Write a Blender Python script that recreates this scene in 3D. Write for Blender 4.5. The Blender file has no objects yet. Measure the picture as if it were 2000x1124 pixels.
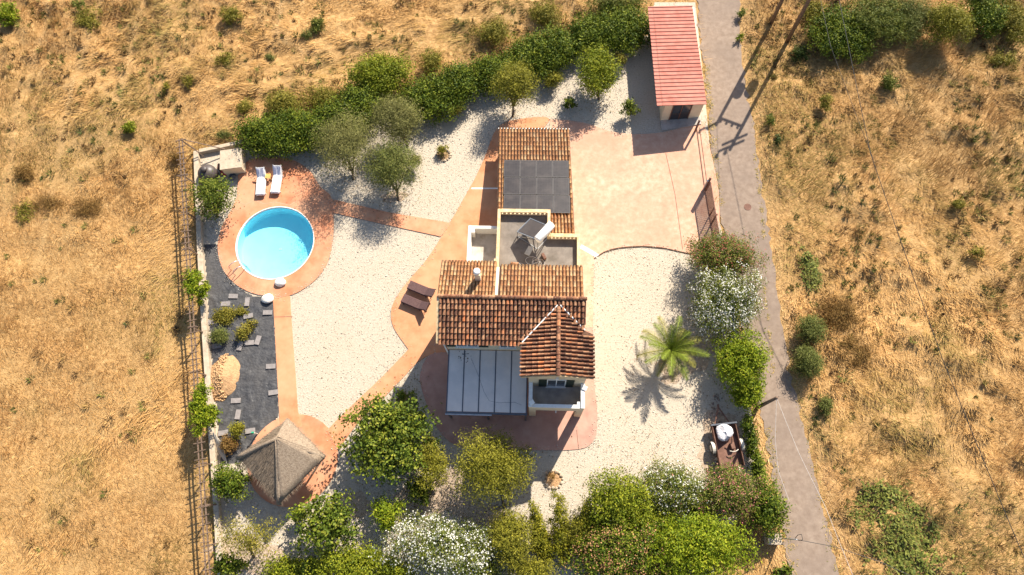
import bpy, bmesh, math, random
import numpy as np
from mathutils import Vector, Matrix
from mathutils.geometry import tessellate_polygon

# ------------------------------------------------------------------ camera, sky, sun, exposure
S = bpy.context.scene
COL = S.collection
rng = np.random.default_rng(7)
random.seed(7)
FPX, CAMH = 1333.0, 46.0
dn = np.array([40.0, -460.0, -1333.0]); UPc = -dn/np.linalg.norm(dn)
Ec = np.array([1.0, -0.018, 0.0]); Ec[2] = -(Ec[0]*UPc[0]+Ec[1]*UPc[1])/UPc[2]; Ec /= np.linalg.norm(Ec)
Nc = np.cross(UPc, Ec)
RM = np.array([Ec, Nc, UPc])

def at(px, py, h=0.0):
    """ground (or height h) point of a spot measured on the survey photo"""
    w = RM @ np.array([px-1000.0, 562.0-py, -FPX])
    t = (h-CAMH)/w[2]
    return Vector((t*w[0], t*w[1], h))

cam = bpy.data.cameras.new('camera'); camo = bpy.data.objects.new('camera', cam); COL.objects.link(camo)
camo.matrix_world = Matrix([[*RM[0], 0], [*RM[1], 0], [*RM[2], CAMH], [0, 0, 0, 1]])
cam.lens = 24.0; cam.sensor_width = 36.0; cam.clip_end = 5000
S.camera = camo

AZ = math.radians(-152.0); EL = math.radians(39.0)     # direction shadows fall, sun height
W = bpy.data.worlds.new('World'); S.world = W; W.use_nodes = True
wn = W.node_tree.nodes; wl = W.node_tree.links; wn.clear()
sky = wn.new('ShaderNodeTexSky'); sky.sky_type = 'NISHITA'; sky.sun_disc = False
sky.sun_elevation = EL; sky.sun_rotation = math.radians(28.0)
bg = wn.new('ShaderNodeBackground'); bg.inputs[1].default_value = 0.08
wo = wn.new('ShaderNodeOutputWorld'); wl.new(sky.outputs[0], bg.inputs[0]); wl.new(bg.outputs[0], wo.inputs[0])
sl = bpy.data.lights.new('sun', 'SUN'); sl.energy = 5.0; sl.angle = math.radians(0.5); sl.color = (1.0, 0.915, 0.78)
so = bpy.data.objects.new('sun', sl); COL.objects.link(so)
ldir = Vector((math.sin(AZ)*math.cos(EL), math.cos(AZ)*math.cos(EL), -math.sin(EL)))
so.rotation_euler = ldir.to_track_quat('-Z', 'Y').to_euler()
so.location = (20, 40, 60)
S.view_settings.view_transform = 'Standard'; S.view_settings.look = 'None'
S.view_settings.exposure = 1.13; S.view_settings.gamma = 1.0
S.cycles.max_bounces = 8; S.cycles.transparent_max_bounces = 12

# ------------------------------------------------------------------ materials
def node_mat(name):
    m = bpy.data.materials.new(name); m.use_nodes = True
    nt = m.node_tree
    return m, nt, nt.nodes, nt.links, nt.nodes['Principled BSDF']

def surf(name, stops, scale=2.0, detail=6.0, rough=0.85, bump=0.3, bscale=30.0, bdist=0.02, metal=0.0, spec=0.3, stain=None, sscale=0.25, rough_noise=0.6):
    """noise coloured surface: stops = [(pos, rgb), ...]; stain = (rgb, amount) big soft second layer"""
    m, nt, N, L, P = node_mat(name)
    g = N.new('ShaderNodeNewGeometry')
    n = N.new('ShaderNodeTexNoise'); n.inputs['Scale'].default_value = scale; n.inputs['Detail'].default_value = detail; n.inputs['Roughness'].default_value = rough_noise
    L.new(g.outputs['Position'], n.inputs['Vector'])
    r = N.new('ShaderNodeValToRGB'); L.new(n.outputs['Fac'], r.inputs[0])
    el = r.color_ramp.elements
    while len(el) < len(stops): el.new(0.5)
    for e, (p, c) in zip(el, stops): e.position = p; e.color = (*c, 1)
    out = r.outputs[0]
    if stain:
        n2 = N.new('ShaderNodeTexNoise'); n2.inputs['Scale'].default_value = sscale; n2.inputs['Detail'].default_value = 5; n2.inputs['Roughness'].default_value = 0.65
        L.new(g.outputs['Position'], n2.inputs['Vector'])
        mr = N.new('ShaderNodeMapRange'); mr.inputs[1].default_value = 0.42; mr.inputs[2].default_value = 0.62; mr.inputs[4].default_value = stain[1]
        L.new(n2.outputs['Fac'], mr.inputs[0])
        mx = N.new('ShaderNodeMix'); mx.data_type = 'RGBA'
        L.new(mr.outputs[0], mx.inputs[0]); L.new(out, mx.inputs[6]); mx.inputs[7].default_value = (*stain[0], 1)
        out = mx.outputs[2]
    L.new(out, P.inputs['Base Color'])
    P.inputs['Roughness'].default_value = rough; P.inputs['Metallic'].default_value = metal; P.inputs['Specular IOR Level'].default_value = spec
    if bump:
        nb = N.new('ShaderNodeTexNoise'); nb.inputs['Scale'].default_value = bscale; nb.inputs['Detail'].default_value = 4
        L.new(g.outputs['Position'], nb.inputs['Vector'])
        b = N.new('ShaderNodeBump'); b.inputs['Strength'].default_value = bump; b.inputs['Distance'].default_value = bdist
        L.new(nb.outputs['Fac'], b.inputs['Height']); L.new(b.outputs[0], P.inputs['Normal'])
    return m

def flat(name, c, rough=0.6, var=0.12, metal=0.0, spec=0.4, scale=6.0):
    lo = tuple(x*(1-var) for x in c); hi = tuple(min(1, x*(1+var)) for x in c)
    return surf(name, [(0.35, lo), (0.65, hi)], scale=scale, rough=rough, bump=0.08, metal=metal, spec=spec)

def col_mat(name, rough=0.7, trans=0.0, spec=0.25):
    """colour from the face attribute 'col' (each leaf, blade or pebble has its own tint)"""
    m, nt, N, L, P = node_mat(name)
    a = N.new('ShaderNodeAttribute'); a.attribute_name = 'col'
    L.new(a.outputs['Color'], P.inputs['Base Color']); P.inputs['Roughness'].default_value = rough; P.inputs['Specular IOR Level'].default_value = spec
    if trans:
        t = N.new('ShaderNodeBsdfTranslucent'); L.new(a.outputs['Color'], t.inputs['Color'])
        mx = N.new('ShaderNodeMixShader'); mx.inputs[0].default_value = trans
        L.new(P.outputs[0], mx.inputs[1]); L.new(t.outputs[0], mx.inputs[2])
        L.new(mx.outputs[0], N['Material Output'].inputs[0])
    return m

def tile_mat(name, by_object, cols=None):
    m, nt, N, L, P = node_mat(name)
    if by_object:
        o = N.new('ShaderNodeObjectInfo'); fac = o.outputs['Random']
    else:
        o = N.new('ShaderNodeAttribute'); o.attribute_name = 'tint'; fac = o.outputs['Fac']
    r = N.new('ShaderNodeValToRGB'); L.new(fac, r.inputs[0])
    el = r.color_ramp.elements
    cols = cols or [(0, (.095, .042, .028)), (.3, (.17, .07, .04)), (.6, (.27, .115, .058)), (.85, (.38, .20, .11)), (1, (.42, .135, .05))]
    while len(el) < len(cols): el.new(0.5)
    for e, (p, c) in zip(el, cols): e.position = p; e.color = (*c, 1)
    g = N.new('ShaderNodeNewGeometry')
    n = N.new('ShaderNodeTexNoise'); n.inputs['Scale'].default_value = 9; n.inputs['Detail'].default_value = 5; n.inputs['Roughness'].default_value = .7
    L.new(g.outputs['Position'], n.inputs['Vector'])
    mr = N.new('ShaderNodeMapRange'); mr.inputs[1].default_value = .53; mr.inputs[2].default_value = .62; mr.inputs[4].default_value = .75
    L.new(n.outputs['Fac'], mr.inputs[0])
    mx = N.new('ShaderNodeMix'); mx.data_type = 'RGBA'; L.new(mr.outputs[0], mx.inputs[0]); L.new(r.outputs[0], mx.inputs[6]); mx.inputs[7].default_value = (.075, .048, .034, 1)
    n2 = N.new('ShaderNodeTexNoise'); n2.inputs['Scale'].default_value = 14; n2.inputs['Detail'].default_value = 3
    mp = N.new('ShaderNodeMapping'); mp.inputs['Location'].default_value = (31, 7, 3); L.new(g.outputs['Position'], mp.inputs[0]); L.new(mp.outputs[0], n2.inputs['Vector'])
    mr2 = N.new('ShaderNodeMapRange'); mr2.inputs[1].default_value = .58; mr2.inputs[2].default_value = .66; mr2.inputs[4].default_value = .55
    L.new(n2.outputs['Fac'], mr2.inputs[0])
    mx2 = N.new('ShaderNodeMix'); mx2.data_type = 'RGBA'; L.new(mr2.outputs[0], mx2.inputs[0]); L.new(mx.outputs[2], mx2.inputs[6]); mx2.inputs[7].default_value = (.50, .36, .22, 1)
    L.new(mx2.outputs[2], P.inputs['Base Color']); P.inputs['Roughness'].default_value = .85; P.inputs['Specular IOR Level'].default_value = .2
    return m

M = {}
M['field'] = surf('field_soil', [(.3, (.19, .10, .034)), (.5, (.37, .21, .075)), (.7, (.53, .33, .14))], scale=3.0, detail=8, bump=.8, bscale=14, bdist=.08, stain=((.36, .23, .095), .6), sscale=.12)
M['gravel'] = surf('white_gravel', [(.31, (.20, .16, .115)), (.42, (.42, .355, .275)), (.56, (.53, .465, .375)), (.74, (.60, .54, .45))], scale=8.5, detail=8, rough=.95, bump=1.0, bscale=22, bdist=.05, stain=((.47, .385, .28), .38), sscale=.3, rough_noise=.85)
M['concrete'] = surf('terracotta_concrete', [(.3, (.43, .165, .075)), (.5, (.52, .22, .105)), (.7, (.57, .28, .15))], scale=1.3, detail=7, rough=.9, bump=.2, bscale=40, bdist=.01, stain=((.58, .33, .19), .7), sscale=.17)
M['terrace'] = surf('pool_terrace_concrete', [(.3, (.44, .155, .075)), (.5, (.52, .20, .098)), (.72, (.58, .28, .15))], scale=1.1, detail=7, rough=.9, bump=.2, bscale=40, bdist=.01, stain=((.56, .36, .23), .5), sscale=.3)
M['patio'] = surf('red_patio_concrete', [(.3, (.37, .20, .155)), (.5, (.45, .255, .195)), (.72, (.52, .325, .25))], scale=1.2, detail=7, rough=.9, bump=.2, bscale=40, bdist=.01, stain=((.47, .27, .19), .4), sscale=.25)
M['drive'] = surf('washed_pink_concrete', [(.28, (.46, .24, .155)), (.5, (.56, .345, .235)), (.7, (.63, .45, .335))], scale=2.2, detail=10, rough_noise=.72, rough=.92, bump=.25, bscale=35, bdist=.01, stain=((.49, .25, .165), .65), sscale=.2)
M['road'] = surf('dusty_asphalt', [(.3, (.20, .145, .108)), (.5, (.25, .187, .142)), (.7, (.30, .23, .178))], scale=2.5, detail=9, rough=.95, bump=.4, bscale=60, bdist=.01, stain=((.19, .143, .113), .5), sscale=.35)
M['render'] = surf('cream_render', [(.3, (.66, .53, .36)), (.7, (.76, .64, .46))], scale=1.5, bump=.1, stain=((.56, .45, .31), .35), sscale=.8)
M['white'] = flat('white_paint', (.78, .76, .72), .7, .06)
M['coping'] = surf('ochre_coping', [(.3, (.50, .34, .17)), (.5, (.62, .45, .25)), (.7, (.70, .56, .36))], scale=5, bump=.3)
M['screed'] = surf('grey_screed', [(.3, (.13, .11, .09)), (.5, (.20, .17, .145)), (.7, (.27, .235, .20))], scale=1.3, detail=8, rough=.9, bump=.3, bscale=25, stain=((.13, .11, .095), .55), sscale=.9)
M['tile'] = tile_mat('clay_tile', True)
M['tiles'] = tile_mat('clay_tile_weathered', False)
M['tiles_sunny'] = tile_mat('clay_tile_sunny', False, [(0, (.30, .135, .058)), (.3, (.43, .195, .08)), (.6, (.52, .265, .11)), (.85, (.58, .37, .19)), (1, (.46, .18, .07))])  # lighter copy for the sun-facing slopes, sunlight put into the colour
M['pan'] = surf('clay_pan', [(.3, (.055, .03, .02)), (.6, (.12, .06, .035))], scale=7, bump=.3)  # darker than the tiles, shade of the tile channels put into the colour
M['wood'] = surf('weathered_wood', [(.3, (.10, .065, .045)), (.7, (.20, .135, .095))], scale=6, bump=.3)
M['rust'] = surf('rusty_steel', [(.3, (.10, .05, .035)), (.6, (.20, .105, .075)), (.8, (.26, .15, .11))], scale=3, bump=.2)
M['dark'] = flat('dark_metal', (.035, .035, .04), .5)
M['greymetal'] = flat('grey_aluminium', (.10, .11, .13), .45, metal=.2)
M['steel'] = flat('galvanised_steel', (.5, .5, .5), .35, metal=.7)
M['poly'] = surf('polycarbonate_sheet', [(.3, (.72, .63, .565)), (.7, (.79, .70, .635))], scale=1.2, rough=.45, bump=.05, spec=.4, stain=((.58, .53, .50), .5), sscale=.8)
M['redmetal'] = surf('red_sheet_metal', [(.3, (.40, .125, .09)), (.55, (.46, .165, .125)), (.75, (.52, .22, .17))], scale=2.5, rough=.75, bump=.05, spec=.15, stain=((.54, .24, .18), .5), sscale=.5)
M['pv'] = surf('solar_cell', [(.3, (.026, .021, .021)), (.7, (.040, .033, .033))], scale=2, rough=.5, bump=0, spec=.25)
M['pvline'] = flat('panel_frame', (.085, .078, .078), .5)
M['plinth'] = surf('grey_plinth', [(.3, (.30, .26, .225)), (.7, (.48, .43, .38))], scale=1.8, detail=8, bump=.2)
M['wall'] = surf('garden_wall', [(.3, (.36, .28, .20)), (.7, (.52, .43, .32))], scale=3, bump=.4)
M['palefloor'] = surf('pale_floor', [(.3, (.30, .25, .20)), (.55, (.50, .45, .39))], scale=1.6, detail=8, bump=.2)
def membrane_mat():
    m = surf('weed_fabric', [(.3, (.026, .026, .029)), (.55, (.055, .055, .059)), (.75, (.105, .102, .10))], scale=2.2, detail=8, rough=.5, bump=.7, bscale=6.0, bdist=.06, spec=.45, stain=((.10, .092, .085), .45), sscale=.7)
    nt = m.node_tree; N, L, P = nt.nodes, nt.links, nt.nodes['Principled BSDF']
    src = P.inputs['Base Color'].links[0].from_socket
    g = N.new('ShaderNodeNewGeometry'); b = N.new('ShaderNodeTexBrick'); b.offset = 0; b.inputs['Scale'].default_value = 1; b.inputs['Brick Width'].default_value = .23; b.inputs['Row Height'].default_value = .19; b.inputs['Mortar Size'].default_value = .007
    b.inputs['Color1'].default_value = b.inputs['Color2'].default_value = (0,0,0,1); b.inputs['Mortar'].default_value = (.28,.28,.28,1)
    mp = N.new('ShaderNodeMapping'); mp.inputs['Rotation'].default_value = (0,0,.12); L.new(g.outputs['Position'], mp.inputs[0]); L.new(mp.outputs[0], b.inputs['Vector'])
    mx = N.new('ShaderNodeMix'); mx.data_type = 'RGBA'; L.new(b.outputs['Color'], mx.inputs[0]); L.new(src, mx.inputs[6]); mx.inputs[7].default_value = (.11,.108,.11,1); L.new(mx.outputs[2], P.inputs['Base Color'])
    return m
M['membrane'] = membrane_mat()
M['paver'] = flat('grey_paver', (.24, .215, .205), .9, .15)
M['sand'] = surf('building_sand', [(.3, (.34, .195, .095)), (.6, (.45, .275, .14))], scale=4, bump=1, bscale=9, bdist=.06)
M['thatch'] = surf('straw_thatch', [(.3, (.16, .115, .08)), (.5, (.25, .19, .135)), (.7, (.34, .27, .20))], scale=9, detail=7, bump=1, bscale=24, bdist=.04)
M['bark'] = surf('bark', [(.3, (.06, .045, .03)), (.7, (.16, .12, .085))], scale=9, bump=.6)
M['leaf'] = col_mat('leaves', .6, .16, .15)
M['petal'] = col_mat('petals', .7, .25)
M['straw'] = col_mat('dry_grass', .85, .2, .1)
M['stone'] = col_mat('loose_stones', .95, 0, .1)
M['poolwall'] = surf('pool_liner', [(.3, (.40, .81, .91)), (.7, (.45, .84, .92))], scale=1.2, rough=.6, bump=0)
M['pale'] = surf('bleached_stone', [(.3, (.72, .66, .58)), (.7, (.82, .78, .70))], scale=4, bump=.3)
M['towel'] = flat('white_towel', (.80, .78, .80), .95, .04)
M['sack'] = surf('woven_sack', [(.3, (.50, .49, .50)), (.6, (.72, .70, .72))], scale=5, bump=1, bscale=7, bdist=.08)
M['blue'] = flat('bluish_stripe', (.32, .33, .48), .9)
M['brown'] = surf('brown_wicker', [(.3, (.075, .04, .04)), (.7, (.13, .075, .07))], scale=12, bump=.6, bscale=60)
M['yellow'] = flat('pine_slats', (.62, .36, .10), .7)
M['tank'] = flat('black_plastic', (.075, .06, .055), .45, .15)
M['red'] = flat('red_plastic', (.45, .03, .03), .5)
M['cable'] = flat('black_cable', (.02, .02, .02), .6)
M['wcable'] = flat('white_cable', (.58, .52, .47), .7)
M['bluehose'] = flat('blue_hose', (.06, .16, .25), .5)
M['glass'] = flat('window_glass', (.04, .05, .06), .1, spec=.8)
M['shutter'] = flat('green_shutter', (.025, .035, .022), .6)
M['rubber'] = flat('tyre_rubber', (.05, .047, .045), .8)
M['cream'] = flat('cream_rim', (.55, .50, .42), .6)
def pv_mat():
    m, nt, N, L, P = node_mat('solar_cells')
    tc = N.new('ShaderNodeTexCoord'); b = N.new('ShaderNodeTexBrick'); b.offset = 0
    b.inputs['Scale'].default_value = 1.0; b.inputs['Brick Width'].default_value = .19; b.inputs['Row Height'].default_value = .095; b.inputs['Mortar Size'].default_value = .006
    b.inputs['Color1'].default_value = (.024,.020,.021,1); b.inputs['Color2'].default_value = (.034,.029,.030,1); b.inputs['Mortar'].default_value = (.046,.040,.040,1)
    L.new(tc.outputs['Object'], b.inputs['Vector'])
    n = N.new('ShaderNodeTexNoise'); n.inputs['Scale'].default_value = 1.3; n.inputs['Detail'].default_value = 6; g = N.new('ShaderNodeNewGeometry'); L.new(g.outputs['Position'], n.inputs['Vector'])
    mr = N.new('ShaderNodeMapRange'); mr.inputs[1].default_value = .45; mr.inputs[2].default_value = .75; mr.inputs[4].default_value = .35; L.new(n.outputs['Fac'], mr.inputs[0])
    mx = N.new('ShaderNodeMix'); mx.data_type = 'RGBA'; L.new(mr.outputs[0], mx.inputs[0]); L.new(b.outputs['Color'], mx.inputs[6]); mx.inputs[7].default_value = (.11,.09,.08,1)
    L.new(mx.outputs[2], P.inputs['Base Color']); P.inputs['Roughness'].default_value = .3; P.inputs['Specular IOR Level'].default_value = .35
    return m
M['pv'] = pv_mat()
def water_mat():
    m, nt, N, L, P = node_mat('pool_water')
    N.remove(P)
    t = N.new('ShaderNodeBsdfTransparent'); t.inputs[0].default_value = (.70, .965, .995, 1)
    g = N.new('ShaderNodeBsdfGlossy'); g.inputs[1].default_value = .03
    f = N.new('ShaderNodeFresnel'); f.inputs[0].default_value = 1.33
    n = N.new('ShaderNodeTexNoise'); n.inputs['Scale'].default_value = 2.2; n.inputs['Detail'].default_value = 3
    ge = N.new('ShaderNodeNewGeometry'); L.new(ge.outputs['Position'], n.inputs['Vector'])
    b = N.new('ShaderNodeBump'); b.inputs['Strength'].default_value = .25; b.inputs['Distance'].default_value = .03
    L.new(n.outputs['Fac'], b.inputs['Height']); L.new(b.outputs[0], g.inputs['Normal']); L.new(b.outputs[0], f.inputs['Normal'])
    mx = N.new('ShaderNodeMixShader'); L.new(f.outputs[0], mx.inputs[0]); L.new(t.outputs[0], mx.inputs[1]); L.new(g.outputs[0], mx.inputs[2])
    L.new(mx.outputs[0], N['Material Output'].inputs[0])
    return m
M['water'] = water_mat()

# ------------------------------------------------------------------ builders
class MB:
    def __init__(s): s.v = []; s.f = []
    def add(s, vs, fs):
        o = len(s.v); s.v += [tuple(v) for v in vs]; s.f += [tuple(i+o for i in f) for f in fs]; return s
    def box(s, x0, x1, y0, y1, z0, z1, mat=None):
        vs = [(x0,y0,z0),(x1,y0,z0),(x1,y1,z0),(x0,y1,z0),(x0,y0,z1),(x1,y0,z1),(x1,y1,z1),(x0,y1,z1)]
        if mat: vs = [mat @ Vector(v) for v in vs]
        return s.add(vs, [(3,2,1,0),(4,5,6,7),(0,1,5,4),(1,2,6,5),(2,3,7,6),(3,0,4,7)])
    def bar(s, a, b, w, h=None, up=(0,0,1)):
        """square bar from a to b"""
        a, b = Vector(a), Vector(b); h = h or w; d = (b-a).normalized(); u = Vector(up)
        if abs(d.dot(u)) > .95: u = Vector((0,1,0))
        x = d.cross(u).normalized(); z = x.cross(d).normalized()
        vs = [p + x*i*w/2 + z*j*h/2 for p in (a, b) for i, j in ((-1,-1),(1,-1),(1,1),(-1,1))]
        return s.add(vs, [(3,2,1,0),(4,5,6,7),(0,1,5,4),(1,2,6,5),(2,3,7,6),(3,0,4,7)])
    def tube(s, pts, r, n=6, caps=True):
        pts = [Vector(p) for p in pts]; rs = r if isinstance(r, (list, tuple)) else [r]*len(pts)
        vs = []; fs = []; prev = None
        for i, p in enumerate(pts):
            d = (pts[min(i+1, len(pts)-1)] - pts[max(i-1, 0)]).normalized()
            u = Vector((0,0,1)) if abs(d.z) < .9 else Vector((0,1,0))
            if prev is not None and (prev - d*prev.dot(d)).length > .1: x = (prev - d*prev.dot(d)).normalized()
            else: x = d.cross(u).normalized()
            prev = x; y = d.cross(x)
            vs += [p + (x*math.cos(2*math.pi*k/n) + y*math.sin(2*math.pi*k/n))*rs[i] for k in range(n)]
        for i in range(len(pts)-1):
            for k in range(n):
                fs.append((i*n+k, i*n+(k+1)%n, (i+1)*n+(k+1)%n, (i+1)*n+k))
        if caps: fs += [tuple(range(n))[::-1], tuple((len(pts)-1)*n+k for k in range(n))]
        return s.add(vs, fs)
    def lathe(s, c, prof, n=24, caps=True):
        vs = [(c[0]+r*math.cos(2*math.pi*k/n), c[1]+r*math.sin(2*math.pi*k/n), c[2]+z) for r, z in prof for k in range(n)]
        fs = [(i*n+k, i*n+(k+1)%n, (i+1)*n+(k+1)%n, (i+1)*n+k) for i in range(len(prof)-1) for k in range(n)]
        if caps: fs += [tuple(range(n))[::-1], tuple((len(prof)-1)*n+k for k in range(n))]
        return s.add(vs, fs)
    def prism(s, pts, ext):
        """planar polygon (list of 3D points) pushed along the vector ext"""
        n = len(pts); e = Vector(ext); p = [Vector(q) for q in pts]
        return s.add(p + [q+e for q in p], [tuple(range(n))[::-1], tuple(range(n, 2*n))] + [(i, (i+1)%n, n+(i+1)%n, n+i) for i in range(n)])
    def blob(s, c, r, seed=0, n=10, m=7, amp=.12):
        rr = random.Random(seed); vs = []; fs = []
        ph = [(rr.uniform(0,6.3), rr.uniform(0,6.3)) for _ in range(4)]
        for i in range(m+1):
            th = math.pi*i/m
            for k in range(n):
                a = 2*math.pi*k/n
                q = 1 + amp*(math.sin(2*a+ph[0][0]+3*th) + math.sin(3*a+ph[1][0]-2*th)*.7 + rr.uniform(-.4,.4)*math.sin(th))
                vs.append((c[0]+r[0]*q*math.sin(th)*math.cos(a), c[1]+r[1]*q*math.sin(th)*math.sin(a), c[2]+r[2]*q*math.cos(th)))
        for i in range(m):
            for k in range(n): fs.append((i*n+k, (i+1)*n+k, (i+1)*n+(k+1)%n, i*n+(k+1)%n))
        return s.add(vs, fs)
    def build(s, name, mat, parent=None, smooth=False, bevel=0, loc=None):
        me = bpy.data.meshes.new(name); me.from_pydata(s.v, [], s.f); me.materials.append(M[mat] if isinstance(mat, str) else mat)
        bm = bmesh.new(); bm.from_mesh(me); bmesh.ops.recalc_face_normals(bm, faces=bm.faces); bm.to_mesh(me); bm.free()
        if smooth: me.polygons.foreach_set('use_smooth', [True]*len(me.polygons))
        o = bpy.data.objects.new(name, me); COL.objects.link(o)
        if bevel:
            b = o.modifiers.new('edge', 'BEVEL'); b.width = bevel; b.segments = 2; b.limit_method = 'ANGLE'
        if parent: adopt(o, parent)
        return o

def adopt(o, p):
    o.parent = p
    if p.parent: o.matrix_parent_inverse = (Matrix.Translation(p.location) @ p.rotation_euler.to_matrix().to_4x4()).inverted() if False else Matrix.Identity(4)

def tag(o, label=None, cat=None, group=None, kind=None):
    if label: o['label'] = label
    if cat: o['category'] = cat
    if group: o['group'] = group
    if kind: o['kind'] = kind
    return o

def empty(name, label, cat, group=None, loc=(0,0,0), rz=0.0):
    """the thing's base; parts are built in coordinates relative to it"""
    o = bpy.data.objects.new(name, None); o.empty_display_size = .3; COL.objects.link(o)
    o.location = loc; o.rotation_euler = (0, 0, rz)
    return tag(o, label, cat, group)

def np_mesh(name, V, F, mat, col=None, tint=None, parent=None):
    V = np.asarray(V, np.float32); F = np.asarray(F, np.int32); k = F.shape[1]
    me = bpy.data.meshes.new(name)
    me.vertices.add(len(V)); me.vertices.foreach_set('co', V.ravel())
    me.loops.add(F.size); me.loops.foreach_set('vertex_index', F.ravel())
    me.polygons.add(len(F)); me.polygons.foreach_set('loop_start', np.arange(0, F.size, k, dtype=np.int32))
    if col is not None:
        a = me.attributes.new('col', 'FLOAT_COLOR', 'FACE'); c4 = np.ones((len(F), 4), np.float32); c4[:, :3] = col; a.data.foreach_set('color', c4.ravel())
    if tint is not None:
        a = me.attributes.new('tint', 'FLOAT', 'FACE'); a.data.foreach_set('value', np.asarray(tint, np.float32))
    me.materials.append(M[mat]); me.update(calc_edges=True)
    o = bpy.data.objects.new(name, me); COL.objects.link(o)
    if parent: o.parent = parent
    return o

def smooth_loop(pts, n=4):
    """closed Catmull-Rom through photo points; a third value 1 keeps a sharp corner"""
    out = []; L = len(pts)
    for i in range(L):
        p0, p1, p2, p3 = (np.array(pts[(i+j) % L][:2], float) for j in (-1, 0, 1, 2))
        if len(pts[i]) > 2: p0 = p1
        if len(pts[(i+1) % L]) > 2: p3 = p2
        for k in range(n):
            t = k/n
            out.append(.5*((2*p1)+(-p0+p2)*t+(2*p0-5*p1+4*p2-p3)*t*t+(-p0+3*p1-3*p2+p3)*t**3))
    return out

def ground_poly(px, smooth=4):
    q = smooth_loop(px, smooth) if smooth else px
    return [at(p[0], p[1]) for p in q]

def slab(name, outer, holes, z0, z1, mat, parent=None):
    loops = [[Vector((p[0], p[1], 0)) for p in l] for l in [outer]+holes]
    tris = tessellate_polygon(loops)
    flatp = [p for l in loops for p in l]; n = len(flatp)
    mb = MB(); fs = [tuple(t) for t in tris]
    vs = [(p.x, p.y, z1) for p in flatp]
    if z0 is not None:
        vs += [(p.x, p.y, z0) for p in flatp]; o = 0
        for l in loops:
            for i in range(len(l)): fs.append((o+i, o+(i+1) % len(l), n+o+(i+1) % len(l), n+o+i))
            o += len(l)
    mb.add(vs, fs)
    ob = mb.build(name, mat, parent)
    me = ob.data
    if z0 is None and me.polygons and me.polygons[0].normal.z < 0: me.flip_normals()
    return ob

def inside(poly, X, Y):
    P = np.array([(p[0], p[1]) for p in poly]); r = np.zeros(np.shape(X), bool); j = len(P)-1
    for i in range(len(P)):
        xi, yi = P[i]; xj, yj = P[j]
        c = ((yi > Y) != (yj > Y)) & (X < (xj-xi)*(Y-yi)/(yj-yi+1e-12)+xi)
        r ^= c; j = i
    return r

def edge_dist(poly, X, Y):
    P = np.array([(p[0], p[1]) for p in poly]); d = np.full(np.shape(X), 1e9)
    for i in range(len(P)):
        a = P[i-1]; b = P[i]; ab = b-a; l2 = (ab**2).sum()+1e-9
        t = np.clip(((X-a[0])*ab[0]+(Y-a[1])*ab[1])/l2, 0, 1)
        d = np.minimum(d, np.hypot(X-a[0]-t*ab[0], Y-a[1]-t*ab[1]))
    return d

def vnoise(X, Y, s, seed):
    """smooth lattice noise 0..1"""
    r = np.random.default_rng(seed); T = r.random((256, 256))
    x = X*s+1000.0; y = Y*s+1000.0; xi = np.floor(x).astype(int); yi = np.floor(y).astype(int)
    fx = x-xi; fy = y-yi; fx = fx*fx*(3-2*fx); fy = fy*fy*(3-2*fy)
    g = lambda a, b: T[a % 256, b % 256]
    return (g(xi, yi)*(1-fx)+g(xi+1, yi)*fx)*(1-fy)+(g(xi, yi+1)*(1-fx)+g(xi+1, yi+1)*fx)*fy

def fbm(X, Y, s, seed, o=4):
    v = 0; a = .5; t = 0
    for i in range(o): v = v+a*vnoise(X, Y, s*2**i, seed+i); t += a; a *= .55
    return v/t

# ------------------------------------------------------------------ ground, road, yard
PROP_PX = [(385,298),(475,275),(620,265),(690,228),(830,200),(950,152),(1100,110),(1130,85),(1265,70),(1278,5),(1358,5),(1368,100),(1378,200),(1390,330),(1398,400),(1420,500),(1442,640),(1462,770),(1475,860),(1490,945),(1440,1010),(1400,1090),(1380,1230),(436,1230),(430,1060),(412,800),(398,560)]
PROP = [at(*p) for p in PROP_PX]
ROAD_W = [(1330,-420),(1345,-160),(1358,-20),(1372,100),(1385,220),(1393,330),(1403,400),(1425,520),(1455,650),(1480,780),(1502,900),(1524,1010),(1545,1124),(1572,1240),(1640,1500)]
ROAD_E = [(1500,-420),(1462,-160),(1448,-20),(1445,60),(1452,150),(1470,250),(1485,350),(1498,430),(1512,520),(1528,640),(1545,740),(1570,830),(1595,940),(1615,1030),(1640,1124),(1668,1240),(1740,1500)]
def ragged(pts, seed, amp=.10, step=.35):
    rr = random.Random(seed); out = []
    for a, b in zip(pts[:-1], pts[1:]):
        n = max(1, int((b-a).length/step)); d = (b-a).normalized(); w = Vector((-d.y, d.x, 0))
        for k in range(n): out.append(a.lerp(b, k/n)+w*rr.gauss(0, amp)*(1 if k else .3))
    return out+[pts[-1]]
ROAD0 = [at(*p) for p in ROAD_W] + [at(*p) for p in ROAD_E[::-1]]
ROADR = ragged([at(*p) for p in ROAD_W], 1) + ragged([at(*p) for p in ROAD_E], 2)[::-1]
ROAD = ROAD0
POOLC = (at(461.4,476)+at(613.3,476))/2; POOLR = 2.88
POOLC.y = (at(540,406.6).y+at(540,545.1).y)/2; POOLC.z = 0

def offroad(X, Y):
    """0 in the yard and on the road, rising to 1 in the fields"""
    d = np.minimum(np.where(inside(PROP, X, Y), 0, edge_dist(PROP, X, Y)), np.where(inside(ROAD, X, Y), 0, edge_dist(ROAD, X, Y)))
    return np.clip(d/1.2, 0, 1)

def gz(X, Y):
    w = offroad(X, Y)
    rough = np.clip((Y-18)/18, 0, 1)*np.clip((12-X)/10, 0, 1)+np.clip((X-14)/6, 0, 1)
    b = (fbm(X, Y, .62, 11, 3)-.42)*(.38+.85*np.clip(rough, 0, 1))+(fbm(X, Y, .12, 21, 2)-.5)*.5
    return -.03+w*np.maximum(b+.06, -.02)

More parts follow.
